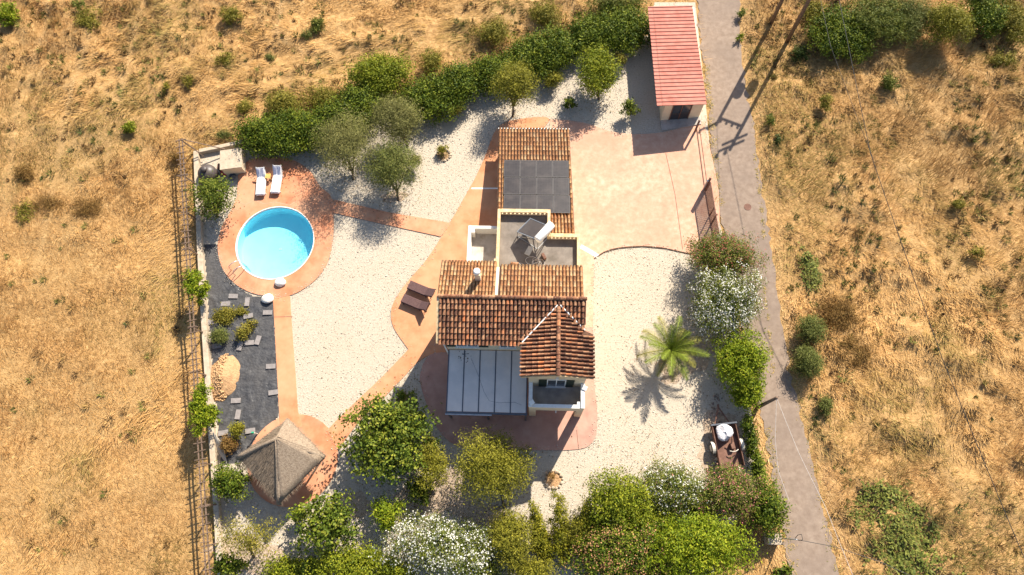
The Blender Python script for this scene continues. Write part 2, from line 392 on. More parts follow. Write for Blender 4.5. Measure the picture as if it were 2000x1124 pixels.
def axis(lo, hi, step, far):
    a = list(np.arange(lo, hi+1e-6, step)); d = step; p = lo
    pre = []
    while p > -far: d *= 1.35; p -= d; pre.append(p)
    post = []; d = step; p = a[-1]
    while p < far: d *= 1.35; p += d; post.append(p)
    return np.array(pre[::-1]+a+post)

gx = axis(-58, 52, .45, 1800); gy = axis(-14, 54, .45, 1800)
GX, GY = np.meshgrid(gx, gy); GZ = gz(GX, GY)
nx, ny = len(gx), len(gy)
idx = np.arange(nx*ny).reshape(ny, nx)
F = np.stack([idx[:-1, :-1], idx[:-1, 1:], idx[1:, 1:], idx[1:, :-1]], -1).reshape(-1, 4)
cx = (GX[:-1, :-1]+GX[1:, 1:]).ravel()/2; cy = (GY[:-1, :-1]+GY[1:, 1:]).ravel()/2
keep = ~(inside(PROP, cx, cy) & (edge_dist(PROP, cx, cy) > 1.2))
g = np_mesh('field_ground', np.stack([GX.ravel(), GY.ravel(), GZ.ravel()], 1), F[keep], 'field')
g.data.polygons.foreach_set('use_smooth', [True]*len(g.data.polygons)); tag(g, kind='structure')

hole = [(POOLC.x+(POOLR+.5)*math.cos(a), POOLC.y+(POOLR+.5)*math.sin(a)) for a in np.linspace(0, 2*math.pi, 40, endpoint=False)]
tag(slab('gravel_yard', PROP, [hole], None, 0.0, 'gravel'), kind='structure')
tag(slab('road', ROADR, [], None, 0.012, 'road'), kind='structure')

TERR_PX = [(466,331,1),(492,312),(540,308),(578,316),(606,336),(626,366),(648,388),(652,440),(647,490),(634,525),(610,553),(572,576),(533,580),(490,572),(455,551),(433,520),(426,482),(434,444),(452,412),(464,385,1)]
rim = [(POOLC.x+POOLR*math.cos(a), POOLC.y+POOLR*math.sin(a)) for a in np.linspace(0, 2*math.pi, 72, endpoint=False)]
tag(slab('pool_terrace', ground_poly(TERR_PX), [rim], -.05, .060, 'terrace'), kind='structure')
tag(slab('garden_path', [at(*p) for p in [(632,384),(640,388),(760,416),(879,436),(880,440),(861,463),(760,441),(636,413)]], [], -.05, .056, 'terrace'), kind='structure')
tag(slab('garden_path', [at(*p) for p in [(533,572),(566,570),(572,660),(578,740),(582,802),(590,835),(548,835),(546,810),(540,700)]], [], -.05, .052, 'concrete'), kind='structure')
APRON_PX = [(1075,234),(1000,236),(968,256),(950,300),(930,345),(905,390),(880,434),(855,475),(830,512),(795,552),(772,585),(764,612),(770,642),(798,683,1),(745,738),(690,790),(655,824),(640,842,1),(660,880,1),(700,826),(755,772),(815,708,1),(850,690),(900,690,1),(990,560,1),(1000,300,1)]
tag(slab('house_apron', ground_poly(APRON_PX), [], -.05, .048, 'concrete'), kind='structure')
PATIO_PX = [(826,712,1),(870,640,1),(1000,640,1),(1140,640,1),(1158,640,1),(1160,740),(1166,800),(1165,845),(1153,868),(1128,878),(1060,880),(960,877),(905,874),(872,858),(848,825),(830,780),(820,742)]
tag(slab('house_patio', ground_poly(PATIO_PX), [], -.05, .044, 'patio'), kind='structure')
DRIVE_PX = [(1075,234,1),(1110,236),(1150,243),(1190,257),(1240,263),(1300,258),(1374,238,1),(1391,310),(1403,370,1),(1406,420,1),(1396,492,1),(1345,495),(1300,485),(1255,481),(1210,484),(1180,492),(1160,506,1),(1158,640,1),(1100,640,1),(1060,400,1)]
tag(slab('driveway', ground_poly(DRIVE_PX), [], -.05, .040, 'drive'), kind='structure')
PADC = at(572, 898); PADR = 3.0
pad = [(PADC.x+PADR*math.cos(a), PADC.y+PADR*1.0*math.sin(a)) for a in np.linspace(0, 2*math.pi, 40, endpoint=False)]
tag(slab('gazebo_pad', pad, [], -.05, .036, 'terrace'), kind='structure')

def soil_patch(px, rx, ry, seed, ang=0.0):
    c = at(*px); rr = random.Random(seed); n = 70; P_ = []
    for k in range(n):
        a = 2*math.pi*k/n; q = 1+.16*math.sin(2*a+seed)+.12*math.sin(5*a+seed*2)+rr.gauss(0, .05); u, v = rx*q*math.cos(a), ry*q*math.sin(a)
        P_.append((c.x+u*math.cos(ang)-v*math.sin(ang), c.y+u*math.sin(ang)+v*math.cos(ang)))
    tag(slab('bare_soil', P_, [], None, .004+.001*seed, 'thinsoil'), kind='structure')
M['thinsoil'] = surf('thin_gravel_soil', [(.33, (.17, .115, .075)), (.45, (.36, .265, .185)), (.6, (.48, .375, .275))], scale=6, detail=9, rough_noise=.8, bump=.8, bscale=18, bdist=.05)
for sp_ in (((855,965),2.9,1.3,1,.3),((930,1000),2.2,1.0,2,-.3),((480,1085),2.4,1.2,3,0),((690,985),1.4,.7,4,0),((1408,880),1.5,2.4,5,0),((770,385),1.0,.45,6,0),((1345,700),2.2,1.2,7,.5)): soil_patch(*sp_)
def strip(name, pts, w, z, mat, kind='structure', h=.004):
    mb = MB()
    for a, b in zip(pts[:-1], pts[1:]):
        A = at(*a); B = at(*b); d = (B-A).normalized(); n = Vector((-d.y, d.x, 0))*w/2
        mb.prism([A-n+Vector((0,0,z)), B-n+Vector((0,0,z)), B+n+Vector((0,0,z)), A+n+Vector((0,0,z))], (0,0,h))
    o = mb.build(name, mat); tag(o, kind=kind); return o
M['joint'] = flat('dirty_joint', (.20, .11, .075), .95)
for p in ([(1300,300),(1318,380),(1333,488)], [(1126,840),(1130,878)]): strip('paving_joint', p, .035, .045 , 'joint')
strip('paving_joint', [(535,620),(572,619)], .04, .053, 'joint'); strip('paving_joint', [(690,792),(706,820)], .04, .049, 'joint')
strip('paving_crack', [(466,396),(480,401),(497,392),(515,399),(540,396),(566,402),(580,394)], .035, .063, 'drive', h=.002)
strip('drain_channel', [(921,369),(974,369)], .12, .050, 'white')
strip('gate_track', [(1360,250),(1376,370)], .06, .044, 'rust', h=.03)
strip('gate_track', [(1366,250),(1382,370)], .03, .044, 'rust', h=.02)
strip('kerb', [(1160,506),(1180,493),(1210,485),(1255,482),(1300,486),(1345,496),(1376,492)], .06, .0, 'pan', h=.052)
strip('kerb', [(1134,482),(1152,492),(1168,502)], .32, .041, 'pale', h=.006)

# swimming pool
pool = empty('swimming_pool', 'round swimming pool with pale turquoise water set in a terracotta terrace', 'swimming pool', loc=(POOLC.x, POOLC.y, 0))
D = -.98
MB().lathe((0,0,0), [(POOLR-.02, .02), (POOLR-.02, -.16), (POOLR-.03, D+.05), (POOLR-.12, D), (.4, D-.05), (.01, D-.05)], 96, False).build('pool_basin', 'poolwall', pool, True)
MB().lathe((0,0,0), [(POOLR-.022, -.13), (.01, -.13)], 72, False).build('water', 'water', pool)
MB().lathe((0,0,0), [(POOLR-.03, -.08), (POOLR-.03, .068), (POOLR+.035, .072), (POOLR+.035, .03)], 96, False).build('pool_rim', 'white', pool, True)
MB().lathe((.05,-.1,0), [(.11, D-.03), (.11, D-.045)], 16, True).build('floor_drain', 'cream', pool)
la = math.radians(222); lc = Vector((POOLC.x+POOLR*math.cos(la), POOLC.y+POOLR*math.sin(la), 0))
lad = empty('pool_ladder', 'bent chrome grab rails and ladder at the pool edge', 'pool ladder', loc=lc, rz=la-math.pi)
for sgn in (-1, 1):
    y = sgn*.27
    MB().tube([(-.75,y,.05),(-.75,y,.45),(-.66,y,.68),(-.48,y,.76),(-.2,y,.74),(.02,y,.62),(.13,y,.4),(.16,y,-.1),(.16,y,-.8)], .028, 8).build('handrail', 'steel', lad, True)
for z in (-.25, -.5, -.75): MB().box(.12,.22,-.25,.25,z,z+.03).build('tread', 'steel', lad)

# garden walls
def wall_run(name, label, px, w, h, mat, z0=-.1):
    mb = MB(); P = [at(*p) for p in px]
    for i, (a, b) in enumerate(zip(P[:-1], P[1:])):
        d = (b-a).normalized(); n = Vector((-d.y, d.x, 0))*w/2
        e = d*(w/2 if i == 0 else 0.0)
        hh = h+.002*i
        mb.prism([a-n-e+Vector((0,0,z0)), b-n+Vector((0,0,z0)), b+n+Vector((0,0,z0)), a+n-e+Vector((0,0,z0))], (0,0,hh-z0))
    o = mb.build(name, mat, None, bevel=.02); tag(o, label, 'wall'); return o
wall_run('garden_wall', 'long low plastered wall along the trellis and black membrane', [(387,304),(394,480),(404,650),(414,800),(428,1000),(438,1180)], .36, .42, 'wall')
wall_run('garden_wall', 'short low stone wall behind the black water tank', [(397,299),(440,290),(482,281)], .3, .40, 'wall')

# ------------------------------------------------------------------ house
house = empty('house', 'cream two storey villa with clay tile roofs, flat terrace and low tiled wing', 'house')
X0, X1 = -5.65, 2.74
RIDY, RIDZ, SEY, SEZ, NEY = 12.75, 7.10, 10.09, 6.10, 15.22
sS = (RIDZ-SEZ)/(RIDY-SEY); NEZ = RIDZ-(NEY-RIDY)*.32
TX0, TX1, TXR, TZE, TZR, TY0 = -.83, 3.43, 1.33, 6.22, 6.92, 8.10
# main body, tower, terrace blocks, wing
MB().prism([(X0,10.46,-.1),(X0,10.46,SEZ+.02),(X0,RIDY,RIDZ-.12),(X0,15.0,NEZ),(X0,15.0,-.1)], (X1-X0,0,0)).build('wall', 'render', house)
MB().prism([(-.40,8.28,2.65),(3.08,8.28,2.65),(3.08,8.28,6.2),(TXR,8.28,TZR-.12),(-.40,8.28,6.2)], (0,2.4,0)).build('wall', 'render', house)
MB().prism([(-2.55,15.003,-.1),(2.72,15.003,-.1),(2.72,18.2,-.1),(.76,18.2,-.1),(.76,19.85,-.1),(-2.55,19.85,-.1)], (0,0,4.0)).build('wall', 'render', house)
MB().prism([(-4.62,15.003,-.1),(-2.553,15.003,-.1),(-2.553,18.85,-.1),(-4.62,18.85,-.1)], (0,0,2.85)).build('wall', 'render', house)
def wz(y): return 1.80+(27.7-y)*.165
MB().prism([(-2.62,18.203,-.1),(-2.62,18.203,wz(18.2)-.1),(-2.62,25.8,wz(25.8)-.1),(-2.62,25.8,-.1)], (4.8,0,0)).build('wall', 'render', house)
for x in (-2.6, 2.0): MB().box(x,x+.2,27.15,27.35,0,wz(27.2)-.2).build('porch_post', 'wood', house)
MB().box(-2.85,2.2,27.1,27.4,wz(27.2)-.2,wz(27.2)-.06).build('porch_beam', 'wood', house)
# decks under the tiles
def deck(name, pts, t=.07, mat='pan'): return MB().prism(pts, (0,0,-t)).build(name, mat, house)
ro = deck('roof', [(-5.90,SEY,SEZ),(2.90,SEY,SEZ),(2.90,RIDY,RIDZ),(-5.90,RIDY,RIDZ)])
deck('roof', [(-5.98,RIDY+.002,RIDZ-.002),(-2.52,RIDY+.002,RIDZ-.002),(-2.52,NEY+.08,NEZ-.03),(-5.98,NEY+.08,NEZ-.03)])
deck('roof', [(-2.30,RIDY+.004,RIDZ-.004),(2.82,RIDY+.004,RIDZ-.004),(2.82,NEY-.15,NEZ+.05),(-2.30,NEY-.15,NEZ+.05)])
YV = RIDY-.45
deck('roof', [(TX0,TY0,TZE),(TXR,TY0,TZR),(TXR,YV,TZR),(TX0,10.35,TZE)])
deck('roof', [(TX1,TY0,TZE),(TX1,10.82,TZE),(2.9,11.0,TZE+.18),(TXR,YV,TZR-.002),(TXR,TY0,TZR-.002)])
WXA = lambda y: -3.05+(27.7-y)*.030
WXB = lambda y: 2.20+(27.7-y)*.034
deck('roof', [(WXA(27.7),27.7,wz(27.7)),(WXB(27.7),27.7,wz(27.7)),(WXB(19.85),19.85,wz(19.85)),(WXA(19.85),19.85,wz(19.85))])
deck('roof', [(.78,19.848,wz(19.85)-.002),(WXB(19.85),19.848,wz(19.85)-.002),(WXB(18.25),18.25,wz(18.25)-.002),(.78,18.25,wz(18.25)-.002)])

# clay tiles: half barrels, open end down the slope
def tile_verts(L, w0, w1, h, seg=5, lift=.028):
    V = []
    for (y, w, dz) in ((0, w0, lift), (L, w1, 0.0)):
        for k in range(seg+1):
            a = math.pi*k/seg; V.append((-w/2*math.cos(a), y, h*math.sin(a)*(w/w0)+dz))
    Fq = [(k, k+1, seg+2+k, seg+1+k) for k in range(seg)]
    return np.array(V), Fq, tuple(range(seg+1))
def slope_tiles(o, u, v, width, length, cp, rp, ok=None, skew=0.0):
    """origins and frames of the tiles on one slope"""
    o, u, v = Vector(o), Vector(u).normalized(), Vector(v).normalized(); n = u.cross(v)
    nc = int(round(width/cp)); nr = int(round(length/rp)); cp = width/nc; rp = length/nr; out = []
    for c in range(nc):
        for r in range(nr):
            p = o+u*((c+.5)*cp+skew*r*rp)+v*(r*rp)+n*.005
            q = p+v*rp*.5
            if ok is None or ok(q.x, q.y, q.z): out.append((p+u*random.uniform(-.008,.008), u, v, n))
    return out, rp
mainz = lambda y: SEZ+(y-SEY)*sS
towz = lambda x: TZR-abs(x-TXR)*(TZR-TZE)/(TXR-TX0)
def ok_main(x, y, z): return not (TX0 < x < TX1 and towz(x) > mainz(y)+.02)
def ok_tow(x, y, z): return y < SEY+.05 or x > 2.92 or towz(x) > mainz(y)-.04
TL = slope_tiles((-5.90,SEY-.05,SEZ-.02), (1,0,0), (0,1,sS), 8.80, (RIDY-SEY)*math.hypot(1,sS)+.02, .238, .355, ok_main)
Vt, Fq, Fe = tile_verts(.43, .185, .150, .095, lift=.075)
me = bpy.data.meshes.new('tile'); me.from_pydata([tuple(v) for v in Vt], [], Fq+[Fe]); me.materials.append(M['tile'])
for pos, u, v, n in TL[0]:
    t = bpy.data.objects.new('tile', me); COL.objects.link(t); t.parent = ro
    j = random.uniform(-.03,.03); u2 = (u+v*j).normalized(); v2 = n.cross(u2)
    t.matrix_local = Matrix([[u2.x,v2.x,n.x,pos.x],[u2.y,v2.y,n.y,pos.y],[u2.z,v2.z,n.z,pos.z],[0,0,0,1]])
sN = (RIDZ-NEZ)/(NEY-RIDY); lN = math.hypot(1,sN)
sT = (TZR-TZE)/(TXR-TX0); lT = math.hypot(1,sT)
rest = []
rest.append(slope_tiles((-2.52,NEY+.13,NEZ-.04), (-1,0,0), (0,-1,sN), 3.46, (NEY+.13-RIDY)*lN, .20, .40))
rest.append(slope_tiles((2.82,NEY-.10,NEZ+.03), (-1,0,0), (0,-1,sN), 5.08, (NEY-.1-RIDY)*lN, .212, .40))
rest.append(slope_tiles((TX0-.04,YV+.1,TZE-.01), (0,-1,0), (1,0,sT), YV+.1-TY0, (TXR-TX0)*lT, .245, .36, ok_tow))
rest.append(slope_tiles((TX1+.04,TY0,TZE-.01), (0,1,0), (-1,0,sT), YV+.1-TY0, (TX1-TXR)*lT, .245, .36, lambda x, y, z: (y < 10.8 or x < 2.9) and ok_tow(x, y, z)))
lw = math.hypot(1,.165)
rest.append(slope_tiles((WXB(27.7),27.75,1.79), (-1,0,0), (.032,-1,.165), 5.25, 7.9*lw, .225, .42))
rest.append(slope_tiles((WXB(19.85),19.84,wz(19.84)), (-1,0,0), (.032,-1,.165), 1.62, 1.55*lw, .225, .42))
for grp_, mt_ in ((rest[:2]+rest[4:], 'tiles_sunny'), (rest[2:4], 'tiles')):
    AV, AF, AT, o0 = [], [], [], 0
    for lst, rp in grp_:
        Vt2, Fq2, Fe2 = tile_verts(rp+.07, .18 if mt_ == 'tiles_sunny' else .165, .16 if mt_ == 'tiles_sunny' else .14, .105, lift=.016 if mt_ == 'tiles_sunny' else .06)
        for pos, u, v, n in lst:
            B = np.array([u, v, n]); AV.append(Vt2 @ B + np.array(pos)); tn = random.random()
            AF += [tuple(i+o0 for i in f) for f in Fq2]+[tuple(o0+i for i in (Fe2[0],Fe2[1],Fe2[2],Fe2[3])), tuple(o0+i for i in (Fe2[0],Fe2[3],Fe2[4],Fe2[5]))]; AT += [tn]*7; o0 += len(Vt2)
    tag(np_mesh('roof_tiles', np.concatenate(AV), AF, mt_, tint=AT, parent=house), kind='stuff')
# ridge caps
Vr, Fr, Fre = tile_verts(.46, .26, .23, .12)
mer = bpy.data.meshes.new('ridge_tile'); mer.from_pydata([tuple(v) for v in Vr], [], Fr+[Fre]); mer.materials.append(M['tile'])
def caps(a, b, n):
    a, b = Vector(a), Vector(b); v = (b-a).normalized(); u = v.cross(Vector((0,0,1))).normalized(); w = u.cross(v)
    for k in range(n):
        p = a+(b-a)*k/n; t = bpy.data.objects.new('ridge_tile', mer); COL.objects.link(t); t.parent = house
        t.matrix_local = Matrix([[u.x,v.x,w.x,p.x],[u.y,v.y,w.y,p.y],[u.z,v.z,w.z,p.z],[0,0,0,1]])
caps((-5.95,RIDY,RIDZ+.05), (2.95,RIDY,RIDZ+.05), 23); caps((TXR,TY0-.02,TZR+.05), (TXR,YV+.05,TZR+.05), 10)
MB().bar((-5.93,SEY,SEZ+.02),(-5.93,RIDY,RIDZ+.03),.16,.10).build('verge', 'coping', house)
MB().bar((2.93,11.3,mainz(11.3)+.02),(2.93,RIDY,RIDZ+.02),.07,.10).build('verge', 'tiles', house)
for x, nx_ in ((TX0,-1),(TX1,1)): MB().bar((x-nx_*.02,TY0,TZE-.05),(x-nx_*.02,10.2 if nx_ < 0 else 10.8,TZE-.05),.05,.09).build('fascia', 'rust', house)
MB().prism([(TX0,TY0-.01,TZE+.02),(TXR,TY0-.01,TZR+.02),(TX1,TY0-.01,TZE+.02),(TX1,TY0-.01,TZE-.09),(TXR,TY0-.01,TZR-.09),(TX0,TY0-.01,TZE-.09)], (0,.14,0)).build('verge', 'coping', house)
MB().bar((TX0+.02,10.20,TZE+.12),(TXR-.06,YV+.06,TZR+.13),.07,.05).build('flashing', 'white', house)
MB().bar((2.92,11.0,TZE+.27),(TXR+.10,YV+.06,TZR+.13),.07,.05).build('flashing', 'white', house)
MB().box(WXA(27.7)-.02,WXB(27.7)+.02,27.70,27.78,1.72,1.84).build('gutter', 'white', house)

# parapets with a row of gaps under the coping
def lattice_wall(x0, x1, y, zb, zt, n, t=.20):
    MB().box(x0,x1,y-t/2,y+t/2,zb-.12,zt-.34).build('parapet', 'render', house)
    w = (x1-x0)/n
    for k in range(n+1):
        xx = x0+k*w; h = w*.20
        MB().box(max(x0,xx-h),min(x1,xx+h),y-t/2+.01,y+t/2-.01,zt-.339,zt-.121).build('parapet_block', 'coping', house)
    MB().box(x0-.03,x1+.03,y-t/2-.03,y+t/2+.03,zt-.12,zt).build('coping', 'coping', house, bevel=.02)
TZF, TZP = 4.00, 4.50
MB().prism([(-2.5,15.1,TZF-.08),(2.6,15.1,TZF-.08),(2.6,18.0,TZF-.08),(.70,18.0,TZF-.08),(.70,19.7,TZF-.08),(-2.5,19.7,TZF-.08)], (0,0,.09)).build('terrace_floor', 'screed', house)
lattice_wall(-2.50, .62, 19.74, TZF, TZP, 11); lattice_wall(.86, 2.58, 18.00, TZF, TZP, 7)
MB().box(.63,.83,17.90,19.87,TZF-.8,TZP-.03).build('parapet', 'coping', house, bevel=.02)
MB().box(2.59,2.79,15.2,18.13,TZF-.8,TZP-.02).build('parapet', 'coping', house, bevel=.02)
MB().box(-2.71,-2.51,14.2,19.87,TZF-1.2,TZP-.01).build('parapet', 'coping', house, bevel=.02)
MB().prism([(-2.71,13.9,6.2),(-2.71,15.6,6.2),(-2.71,15.6,4.45),(-2.71,13.9,4.45)], (.2,0,0)).build('parapet', 'coping', house)
MB().box(-4.5,-2.72,15.1,18.75,2.74,2.80).build('terrace_floor', 'palefloor', house)
MB().box(-4.70,-4.50,15.3,18.95,2.7,3.72).build('parapet', 'white', house, bevel=.015)
MB().box(-4.499,-2.712,18.75,18.95,2.7,3.70).build('parapet', 'white', house, bevel=.015)
MB().box(-4.499,-4.25,18.45,18.749,2.7,3.71).build('parapet', 'white', house, bevel=.015)
# chimney
ch = at(935,548,6.45)
c0 = MB().box(ch.x-.17,ch.x+.17,ch.y-.17,ch.y+.17,6.2,7.75).build('chimney', 'render', house, bevel=.01)
MB().lathe((ch.x,ch.y,7.75), [(.16,0),(.16,.16),(.21,.17),(.21,.32),(.14,.38),(.02,.39)], 18).build('chimney_cap', 'white', c0, True)

# balcony on two piers
BZ = 2.85
MB().box(-.36,3.06,6.76,8.28,BZ-.25,BZ-.02).build('balcony_slab', 'render', house)
MB().box(-.2,2.9,6.9,8.279,BZ-.019,BZ).build('balcony_floor', 'plinth', house)
for nm, b in (('parapet',(-.36,-.16,6.76,8.277,BZ-.01,3.92)),('parapet',(2.86,3.06,6.76,8.277,BZ-.01,3.922)),('parapet',(-.159,2.859,6.76,6.94,BZ-.01,3.80))):
    MB().box(*b).build(nm, 'render', house)
for b in ((-.38,-.14,6.74,8.276,3.921,3.95),(2.84,3.08,6.74,8.276,3.923,3.95),(-.139,2.839,6.74,6.96,3.801,3.84)): MB().box(*b).build('coping', 'white', house)  # white tops stand for sunlight on the parapet, put into the colour
MB().box(2.62,2.839,6.961,7.15,BZ,3.84).build('parapet', 'white', house)  # corner block white for the sun on it, put into the colour
for x in (-.36, 2.62): MB().box(x,x+.44,6.765,7.15,-.05,BZ-.25).build('pier', 'render', house)
MB().tube([(1.35,6.76,BZ-.18),(1.35,6.60,BZ-.2)], .035, 8).build('spout', 'white', house)
# ground floor under the tower
MB().box(-.30,2.95,8.6,10.455,-.1,2.649).build('wall', 'render', house)
# openings: tower window and shutters, windows over the veranda and on the sides
def window(x, y, z, w, h, axis='y', sgn=-1, shut=True):
    R = Matrix.Rotation({('y',-1):0,('x',1):math.pi/2,('y',1):math.pi,('x',-1):-math.pi/2}[(axis,sgn)], 4, 'Z'); T = Matrix.Translation((x,y,z)) @ R
    fr = MB()
    for b in ((-w/2-.06,w/2+.06,-.05,.02,-.06,0),(-w/2-.06,w/2+.06,-.05,.02,h,h+.06),(-w/2-.06,-w/2,-.05,.02,0,h),(w/2,w/2+.06,-.05,.02,0,h),(-.03,.03,-.045,.02,0,h)): fr.box(*b, mat=T)
    f = fr.build('window', 'white', house)
    for s_ in (-1, 1): MB().box(*sorted((s_*.031, s_*w/2)), -.02, .015, .001, h-.001, mat=T).build('pane', 'glass', f)
    MB().box(-w/2-.12,w/2+.12,-.13,.02,-.12,-.061,mat=T).build('sill', 'white', f)
    if shut:
        for s_ in (-1, 1):
            sh = MB(); xa, xb = sorted((s_*(w/2+.08), s_*(w/2+.08+w*.46)))
            sh.box(xa,xb,-.07,-.02,-.04,h+.04,mat=T)
            for k in range(9): sh.box(xa+.05,xb-.05,-.085,-.071,.04+k*(h-.08)/9,.04+(k+.55)*(h-.08)/9,mat=T)
            sh.build('shutter', 'shutter', f)
window(1.32, 8.28, BZ+.12, 1.05, 1.9)
window(-4.3, 10.46, 4.15, 1.3, 1.25); window(-1.75, 10.46, 4.15, .9, 1.25, shut=False)
window(X0, 12.6, 4.1, 1.0, 1.2, 'x', -1); window(X0, 12.6, 1.0, 1.2, 1.2, 'x', -1); window(X1, 13.0, 4.1, 1.0, 1.2, 'x', 1)
window(3.08, 9.4, 3.9, .8, 1.1, 'x', 1); window(-2.62, 22.5, 1.0, 1.0, 1.0, 'x', -1); window(2.18, 21.5, 1.0, 1.1, 1.0, 'x', 1); window(2.18, 24.5, .9, 1.0, .9, 'x', 1)
window(-3.6, 10.46, .9, 1.4, 1.3); window(1.3, 8.6, .15, 1.3, 2.0, shut=False)
lm = MB().box(1.24,1.40,8.12,8.275,5.55,5.75).build('wall_lamp', 'white', house, bevel=.02)
for x, y, z in ((-5.68,10.3,5.4),): MB().tube([(x,y,z+.3),(x,y,.2)], .05, 8).build('downpipe', 'white', house)

# veranda roof beside the balcony
ver = empty('patio_cover', 'dark framed patio cover with five milky sheets against the house front', 'patio cover', loc=(-5.58,6.5,0))
VW, VD, VH0, VH1 = 5.06, 3.93, 2.64, 3.20
vz = lambda y: VH0+(VH1-VH0)*y/VD
pw = VW/5
for k in range(5):
    xa, xb = k*pw+.035, (k+1)*pw-.035
    MB().prism([(xa,.06,vz(.06)),(xb,.06,vz(.06)),(xb,VD-.02,vz(VD-.02)),(xa,VD-.02,vz(VD-.02))], (0,0,.016)).build('roof_sheet', 'poly', ver)
for k in range(6): MB().bar((k*pw,0,vz(0)-.01),(k*pw,VD-.01,vz(VD-.01)-.01),.066,.10).build('rafter', 'greymetal', ver)
MB().box(-.05,VW+.05,-.08,.03,VH0-.16,VH0+.03).build('front_beam', 'greymetal', ver)
MB().box(-.08,VW*.57,-.16,-.081,VH0-.12,VH0-.03).build('gutter', 'steel', ver)
for x in (.05, VW*.5, VW-.05): MB().box(x-.05,x+.05,-.05,.05,.04,VH0-.161).build('post', 'greymetal', ver)
lc_ = at(905,690,3.25)
lv = []
rr = random.Random(4)
for k in range(26):
    p = lc_+Vector((rr.gauss(0,.22),rr.gauss(-.1,.25)-abs(rr.gauss(0,.2)),0)); lv.append((p.x,p.y))
mb = MB()
for x, y in lv:
    z = vz(y-6.5)+.022; a = rr.uniform(0,3); s_ = rr.uniform(.04,.10)
    mb.add([(x,y,z),(x+s_*math.cos(a),y+s_*math.sin(a),z+.03),(x+s_*math.cos(a+1),y+s_*math.sin(a+1),z),(x-s_*.3,y+s_*.4,z+.02)], [(0,1,2),(0,2,3)])
tag(mb.build('fallen_leaves', 'bark'), kind='stuff')
cw = [at(920,700,3.25),at(935,735,3.15),at(945,765,3.05),at(955,782,3.0),at(975,786,2.98),at(1005,785,2.98),at(1018,790,2.97)]
tag(MB().tube([Vector((p.x,p.y,vz(p.y-6.5)+.022)) for p in cw], .006, 4).build('loose_cable', 'dark'), 'thin dark cable lying loose across the milky patio cover', 'cable')
for nm, px, rz, lab in (('floodlight',(1038,786),.6,'white floodlight plate on the balcony corner beside the patio cover'),('floodlight',(1142,758),-.4,'white floodlight plate on the sunny driveway side of the balcony')):
    p = at(*px,3.97); e = empty(nm, lab, 'floodlight', loc=p, rz=rz)
    MB().box(-.16,.16,-.14,.14,.06,.10,mat=Matrix.Rotation(.35,4,'X')).build('lamp_head', 'white', e, bevel=.01); MB().box(-.02,.02,-.02,.02,-.03,.07).build('bracket', 'steel', e)

# solar panels on the wing roof
rows = ['row next to the bare tiles','middle row','row next to the terrace parapet']
cols_ = ['path side end','second from path side','second from driveway side','driveway side end']
yN, yS = at(1045,314,wz(25.0)+.2).y, at(1115,418,wz(20.5)+.2).y
ph = (yN-yS)/3
first = None
for r in range(3):
    for c in range(4):
        yb = yN-(r+1)*ph; ymid = yb+ph/2; xl = at(983.5,340,wz(24)+.2).x+(yN-ymid)*.028; xr = at(1110,340,wz(24)+.2).x+(yN-ymid)*.030
        pwid = (xr-xl)/4; loc = (xl+(c+.5)*pwid, ymid, wz(ymid)+.19)
        e = empty('solar_module', f'black solar panel in the {rows[r]}, {cols_[c]}', 'solar panel', 'solar panels on the low wing roof', loc)
        e.rotation_euler = (-math.atan(.165)-.012, 0, 0)
        if first is None:
            first = (bpy.data.meshes.new('cell'), bpy.data.meshes.new('frame'))
            a, b = pwid/2-.012, ph/2-.012
            mb = MB(); mb.box(-a+.025,a-.025,-b+.025,b-.025,-.01,.022); first[0].from_pydata(mb.v, [], mb.f); first[0].materials.append(M['pv'])
            mb = MB()
            for q in ((-a,a,-b,-b+.024),(-a,a,b-.024,b),(-a,-a+.024,-b+.025,b-.025),(a-.024,a,-b+.025,b-.025)): mb.box(*q,-.015,.026)
            first[1].from_pydata(mb.v, [], mb.f); first[1].materials.append(M['pvline'])
        for nm, m_ in zip(('cell_sheet','panel_frame'), first):
            o = bpy.data.objects.new(nm, m_); COL.objects.link(o); o.parent = e

# solar water heater on the terrace
sh = empty('solar_water_heater', 'tilted solar collector with white cylinder tank on a steel stand', 'solar heater', loc=(0,0,0))
A, B_, C_, D_ = at(1010,453,TZF+.75), at(1036,427,TZF+.75), at(1074,443,TZF+1.55), at(1050,469,TZF+1.55)
nrm = (B_-A).cross(D_-A).normalized(); nrm = nrm if nrm.z > 0 else -nrm
MB().prism([A,B_,C_,D_], -nrm*.09).build('collector_box', 'greymetal', sh)
i_ = lambda p, q, t: p+(q-p)*t
cc_ = (A+B_+C_+D_)/4
MB().prism([cc_+(q-cc_)*.93+nrm*.004 for q in (A,B_,C_,D_)], nrm*.004).build('collector_glass', surf('collector_glass', [(.3,(.055,.045,.042)),(.7,(.085,.07,.062))], rough=.3, bump=0), sh)
for q, w in ((A,B_),(B_,C_),(C_,D_),(D_,A)): MB().bar(q+nrm*.005,w+nrm*.005,.03,.03,nrm).build('collector_edge', 'steel', sh)
dv = (C_-D_).normalized(); up_ = (C_-B_).normalized()
t0 = D_+up_*.06+Vector((0,0,.22))-dv*.12; t1 = C_+up_*.06+Vector((0,0,.22))+dv*.12
MB().tube([t0-dv*.02,t0,t0+dv*.05,t1-dv*.05,t1,t1+dv*.02], [.12,.24,.27,.27,.24,.12], 20).build('water_tank', 'white', sh, True)
fl = lambda p: Vector((p.x,p.y,TZF+.01))
for p, q in ((A,fl(A)),(B_,fl(B_)),(C_,fl(C_)),(D_,fl(D_)),(D_,fl(A)),(C_,fl(B_)),(fl(C_),D_),(fl(A),fl(D_)),(fl(B_),fl(C_)),(fl(D_),fl(C_))): MB().bar(p-nrm*.05 if p.z > TZF+.1 else p, q, .045).build('stand_bar', 'steel', sh)
